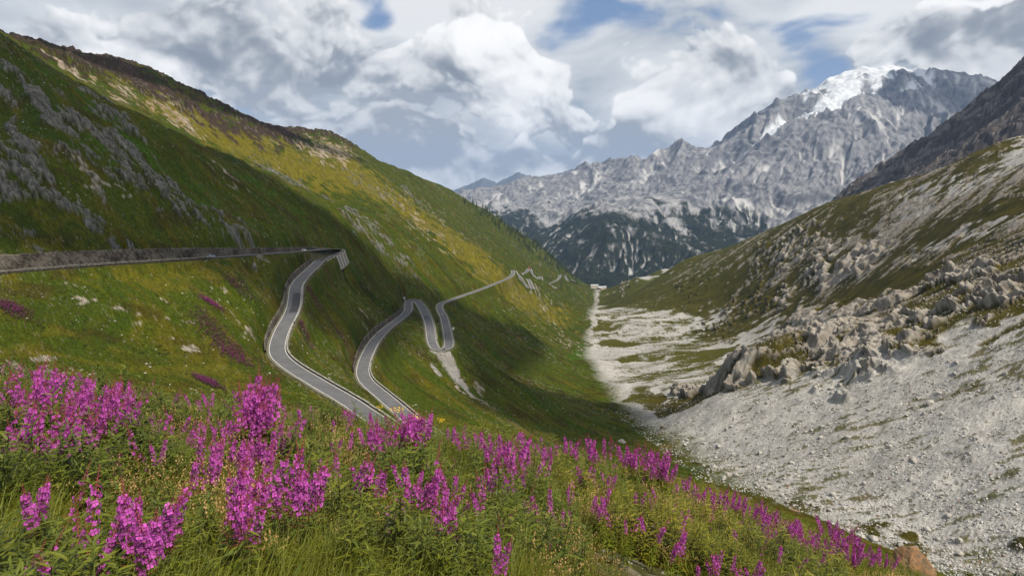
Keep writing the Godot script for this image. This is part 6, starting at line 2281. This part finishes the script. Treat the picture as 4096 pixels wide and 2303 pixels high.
func yellow_flowers() -> void:
	var stem := begun()
	add_tube(stem, [Vector3.ZERO, Vector3(0.05, 0.45, 0), Vector3(0.14, 0.85, 0)], [0.004, 0.003, 0.002], [Color(0.1, 0.14, 0.03), Color(0.1, 0.14, 0.03)])
	stem.generate_normals()
	var stem_shape := stem.commit()
	var head := begun()
	var r := RandomNumberGenerator.new()
	r.seed = 6
	for k in 14:
		var c := Vector3(0.14, 0.86, 0) + Vector3(r.randf_range(-0.06, 0.06), r.randf_range(-0.05, 0.05), r.randf_range(-0.06, 0.06))
		for p in 6:
			var a := TAU * p / 6.0
			tri(head, c, c + Vector3(cos(a), 0.2, sin(a)) * 0.016, c + Vector3(cos(a + 0.8), 0.2, sin(a + 0.8)) * 0.016, Color(0.60, 0.40, 0.02))
	head.generate_normals()
	var head_shape := head.commit()
	var k := 0
	for p in [[-2.62, -11.2], [-2.38, -11.0], [-2.75, -11.5], [-2.2, -11.3], [-1.75, -10.2], [-1.5, -10.6]]:
		var o := thing("yellow_flower", "%s small yellow flower from left among the fireweed before the roads" % ORDINALS[[1, 2, 0, 3, 4, 5][k]], "flower", Vector3(p[0], ground(p[0], p[1]), p[1]), k * 1.1, "yellow flowers among the fireweed")
		put("stem", stem_shape, stem_mat, o)
		stuff(put("flower_head", head_shape, petal_mat, o))
		k += 1

func shoot_mesh(seed: int) -> Array:
	# a leafy shoot: leaves to the very top, larger in the middle
	var r := RandomNumberGenerator.new()
	r.seed = seed
	var lean := wind * 0.7 + Vector3(r.randf_range(-0.1, 0.1), 0, r.randf_range(-0.1, 0.1))
	var st := begun()
	var pts := []
	var rad := []
	var tones := []
	for k in 5:
		pts.append(stalk(0.8, lean, k / 4.0))
		rad.append(lerpf(0.006, 0.002, k / 4.0))
		tones.append(Color(0.11, 0.15, 0.035))
	add_tube(st, pts, rad, tones)
	st.generate_normals()
	var stem := st.commit()
	st = begun()
	var turn := r.randf() * TAU
	for k in 34:
		var f := lerpf(0.12, 1.0, k / 33.0)
		turn += 2.4
		var l := lerpf(0.12, 0.17, sin(PI * f)) * r.randf_range(0.75, 1.15) * (1.0 - 0.35 * f)
		var b := Basis(Vector3.UP, turn + r.randf_range(-0.3, 0.3)) * Basis(Vector3.BACK, r.randf_range(-0.2, 0.5) + f * f * 0.6) * Basis(Vector3.RIGHT, r.randf_range(-0.5, 0.5))
		add_leaf(st, Transform3D(b.scaled_local(Vector3.ONE * l), stalk(0.8, lean, f)), 0.10, r.randf_range(0.1, 0.5), leaf_tone(r), Color(0.2, 0.22, 0.1))
	st.generate_normals()
	return [stem, st.commit()]

func tuft_mesh(seed: int, blades: int, height: float, width: float, ears: bool) -> ArrayMesh:
	var r := RandomNumberGenerator.new()
	r.seed = seed
	var st := begun()
	for b in blades:
		var a := r.randf() * TAU
		var root := Vector3(cos(a), 0, sin(a)) * r.randf() * 0.06
		var out := (Vector3(cos(a), 0, sin(a)) * r.randf_range(0.1, 0.6) + wind * r.randf_range(1.0, 3.5))
		var h := height * r.randf_range(0.5, 1.1)
		var tone := mixed(Color(0.070, 0.108, 0.007), Color(0.175, 0.165, 0.015), r.randf()) if not ears else mixed(Color(0.20, 0.16, 0.045), Color(0.27, 0.17, 0.06), r.randf())
		var side := Vector3(-sin(a), 0, cos(a)) * width * 0.5
		var p := []
		for k in 4:
			var f := k / 3.0
			p.append(root + Vector3(0, h * (f - 0.28 * f * f * out.length()), 0) + out * h * f * f)
		for k in 3:
			var w0: float = 1.0 - k / 3.0
			var w1: float = 1.0 - (k + 1) / 3.0
			tri(st, p[k] - side * w0, p[k] + side * w0, p[k + 1] + side * w1, tone)
			if k < 2:
				tri(st, p[k] - side * w0, p[k + 1] + side * w1, p[k + 1] - side * w1, tone)
		if ears:
			for k in 4:
				var c: Vector3 = p[3].lerp(p[2], k * 0.14)
				var e := Vector3(r.randf_range(-1, 1), r.randf_range(0, 1), r.randf_range(-1, 1)) * 0.014
				tri(st, c, c + e, c + e.rotated(Vector3.UP, 1.0) + Vector3(0, 0.012, 0), Color(0.33, 0.20, 0.08))
	st.generate_normals()
	return st.commit()

func grasses() -> void:
	var kinds := [tuft_mesh(1, 20, 0.58, 0.008, false), tuft_mesh(2, 22, 0.42, 0.007, false), tuft_mesh(3, 16, 0.62, 0.004, true)]
	for k in 3:
		var spots: Array[Transform3D] = []
		var tints: Array[Color] = []
		for i in 15000:
			var d := 1.6 + 26.0 * pow(rng.randf(), 1.6)
			var x := rng.randf_range(-1.05, 1.0) * d
			var bare := bare_bank(x, d)
			if bare > 0.45 + rng.randf() * 0.5:
				continue
			var gold := noise_a.get_noise_2d(x / 3.5 + 90.0, d / 3.5)
			if k == 2 and gold < 0.16 + rng.randf() * 0.15:
				continue
			if k < 2 and gold > 0.35 and rng.randf() > 0.4:
				continue
			var s := rng.randf_range(0.6, 1.25) * (1.0 - bare * 0.4)
			spots.append(Transform3D(Basis(Vector3.UP, rng.randf_range(-0.7, 0.7)).scaled(Vector3.ONE * s), Vector3(x, ground(x, -d) - 0.01, -d)))
			tints.append(Color.WHITE * rng.randf_range(0.7, 1.15))
		stuff(many("meadow_grass", kinds[k], leaf_mat, spots, tints)).set_meta("label", "long wind-bent grass between the flowers on the bank")

func hillside_flowers(_kinds: Array) -> void:
	# far patches of fireweed on the slopes below the roads: simple spires
	var st := begun()
	var r := RandomNumberGenerator.new()
	r.seed = 12
	for k in 10:
		var a := k * 2.4
		var q := Vector3(cos(a), 0, sin(a)) * 0.16 * r.randf()
		var e := Vector3(cos(a), 0, sin(a)) * 0.16
		var y := r.randf_range(0.1, 0.55)
		tri(st, q + Vector3(0, y, 0), q + e + Vector3(0, y + 0.12, 0), q + e.rotated(Vector3.UP, 0.7) + Vector3(0, y - 0.05, 0), Color(0.035, 0.045, 0.016))
	for k in 7:
		var a := k * 2.4
		var y := lerpf(0.55, 1.0, k / 6.0)
		var e := Vector3(cos(a), 0, sin(a)) * 0.08
		tri(st, Vector3(0, y - 0.06, 0), e + Vector3(0, y, 0), e.rotated(Vector3.UP, 1.5) + Vector3(0, y + 0.06, 0), Color(0.20, 0.04, 0.14))
	st.generate_normals()
	var mesh := st.commit()
	for c in [[-111.7, -228.0, 5.0, 0.25], [-111.1, -205.0, 3.2, 0.9], [-104.0, -190.0, 6.0, 0.35], [-96.0, -183.0, 7.0, 0.4], [-91.0, -178.0, 5.0, 0.6], [-100.8, -278.0, 6.0, 0.7], [-91.1, -235.0, 4.0, 0.5], [-81.3, -269.0, 7.0, 0.4], [-83.7, -149.0, 3.0, 0.35], [-62.0, -398.0, 9.0, 0.6], [-76.0, -450.0, 7.0, 0.7], [-133.4, -148.0, 4.0, 0.3], [-113.0, -331.0, 8.0, 0.4]]:
		var spots: Array[Transform3D] = []
		var tints: Array[Color] = []
		for k in 420:
			var g := Vector2(rng.randfn(), rng.randfn()) * 0.55
			var x: float = c[0] + (g.x * 1.5 + g.y * 0.2) * c[2]
			var z: float = c[1] + (g.y * 0.9 + g.x * 0.5) * c[2]
			if near_road(x, z).x < 5.0:
				continue
			spots.append(Transform3D(Basis(Vector3.UP, rng.randf() * TAU).scaled(Vector3.ONE * rng.randf_range(0.6, 1.2)), Vector3(x, ground(x, z) - 0.05, z)))
			var pink: float = rng.randf() * c[3]
			tints.append(Color(0.8, 0.8, 0.8).lerp(Color(1.9, 1.3, 1.9), pink))
		stuff(many("hillside_fireweed", mesh, vertex_paint(), spots, tints)).set_meta("label", "dark patch of distant fireweed on the slope below the road")

func hillside_tufts() -> void:
	# tussocks that give the near slopes their nap
	var mesh := tuft_mesh(8, 9, 0.42, 0.05, false)
	var spots: Array[Transform3D] = []
	var tints: Array[Color] = []
	for k in 150000:
		var d := 70.0 + 300.0 * rng.randf() * rng.randf()
		var x := rng.randf_range(-1.0, 0.35) * d
		if x > gully_x(d) - 8.0:
			continue
		var n := noise_a.get_noise_2d(x / 7.0, d / 7.0)
		if n < -0.1 - rng.randf() * 0.3 or near_road(x, -d).x < 4.6:
			continue
		spots.append(Transform3D(Basis(Vector3.UP, rng.randf() * TAU).scaled(Vector3(1.0, rng.randf_range(0.4, 0.9), 1.0) * rng.randf_range(0.7, 1.5)), Vector3(x, ground(x, -d) - 0.05, -d)))
		var b := noise_a.get_noise_2d(x / 30.0 + 5.0, d / 30.0)
		tints.append(mixed(Color(0.75, 0.65, 0.55), Color(1.25, 0.95, 0.6), 0.5 + b) * rng.randf_range(0.45, 1.2))
	stuff(many("slope_tussocks", mesh, leaf_mat, spots, tints)).set_meta("label", "grass tussocks over the slopes around the near roads")
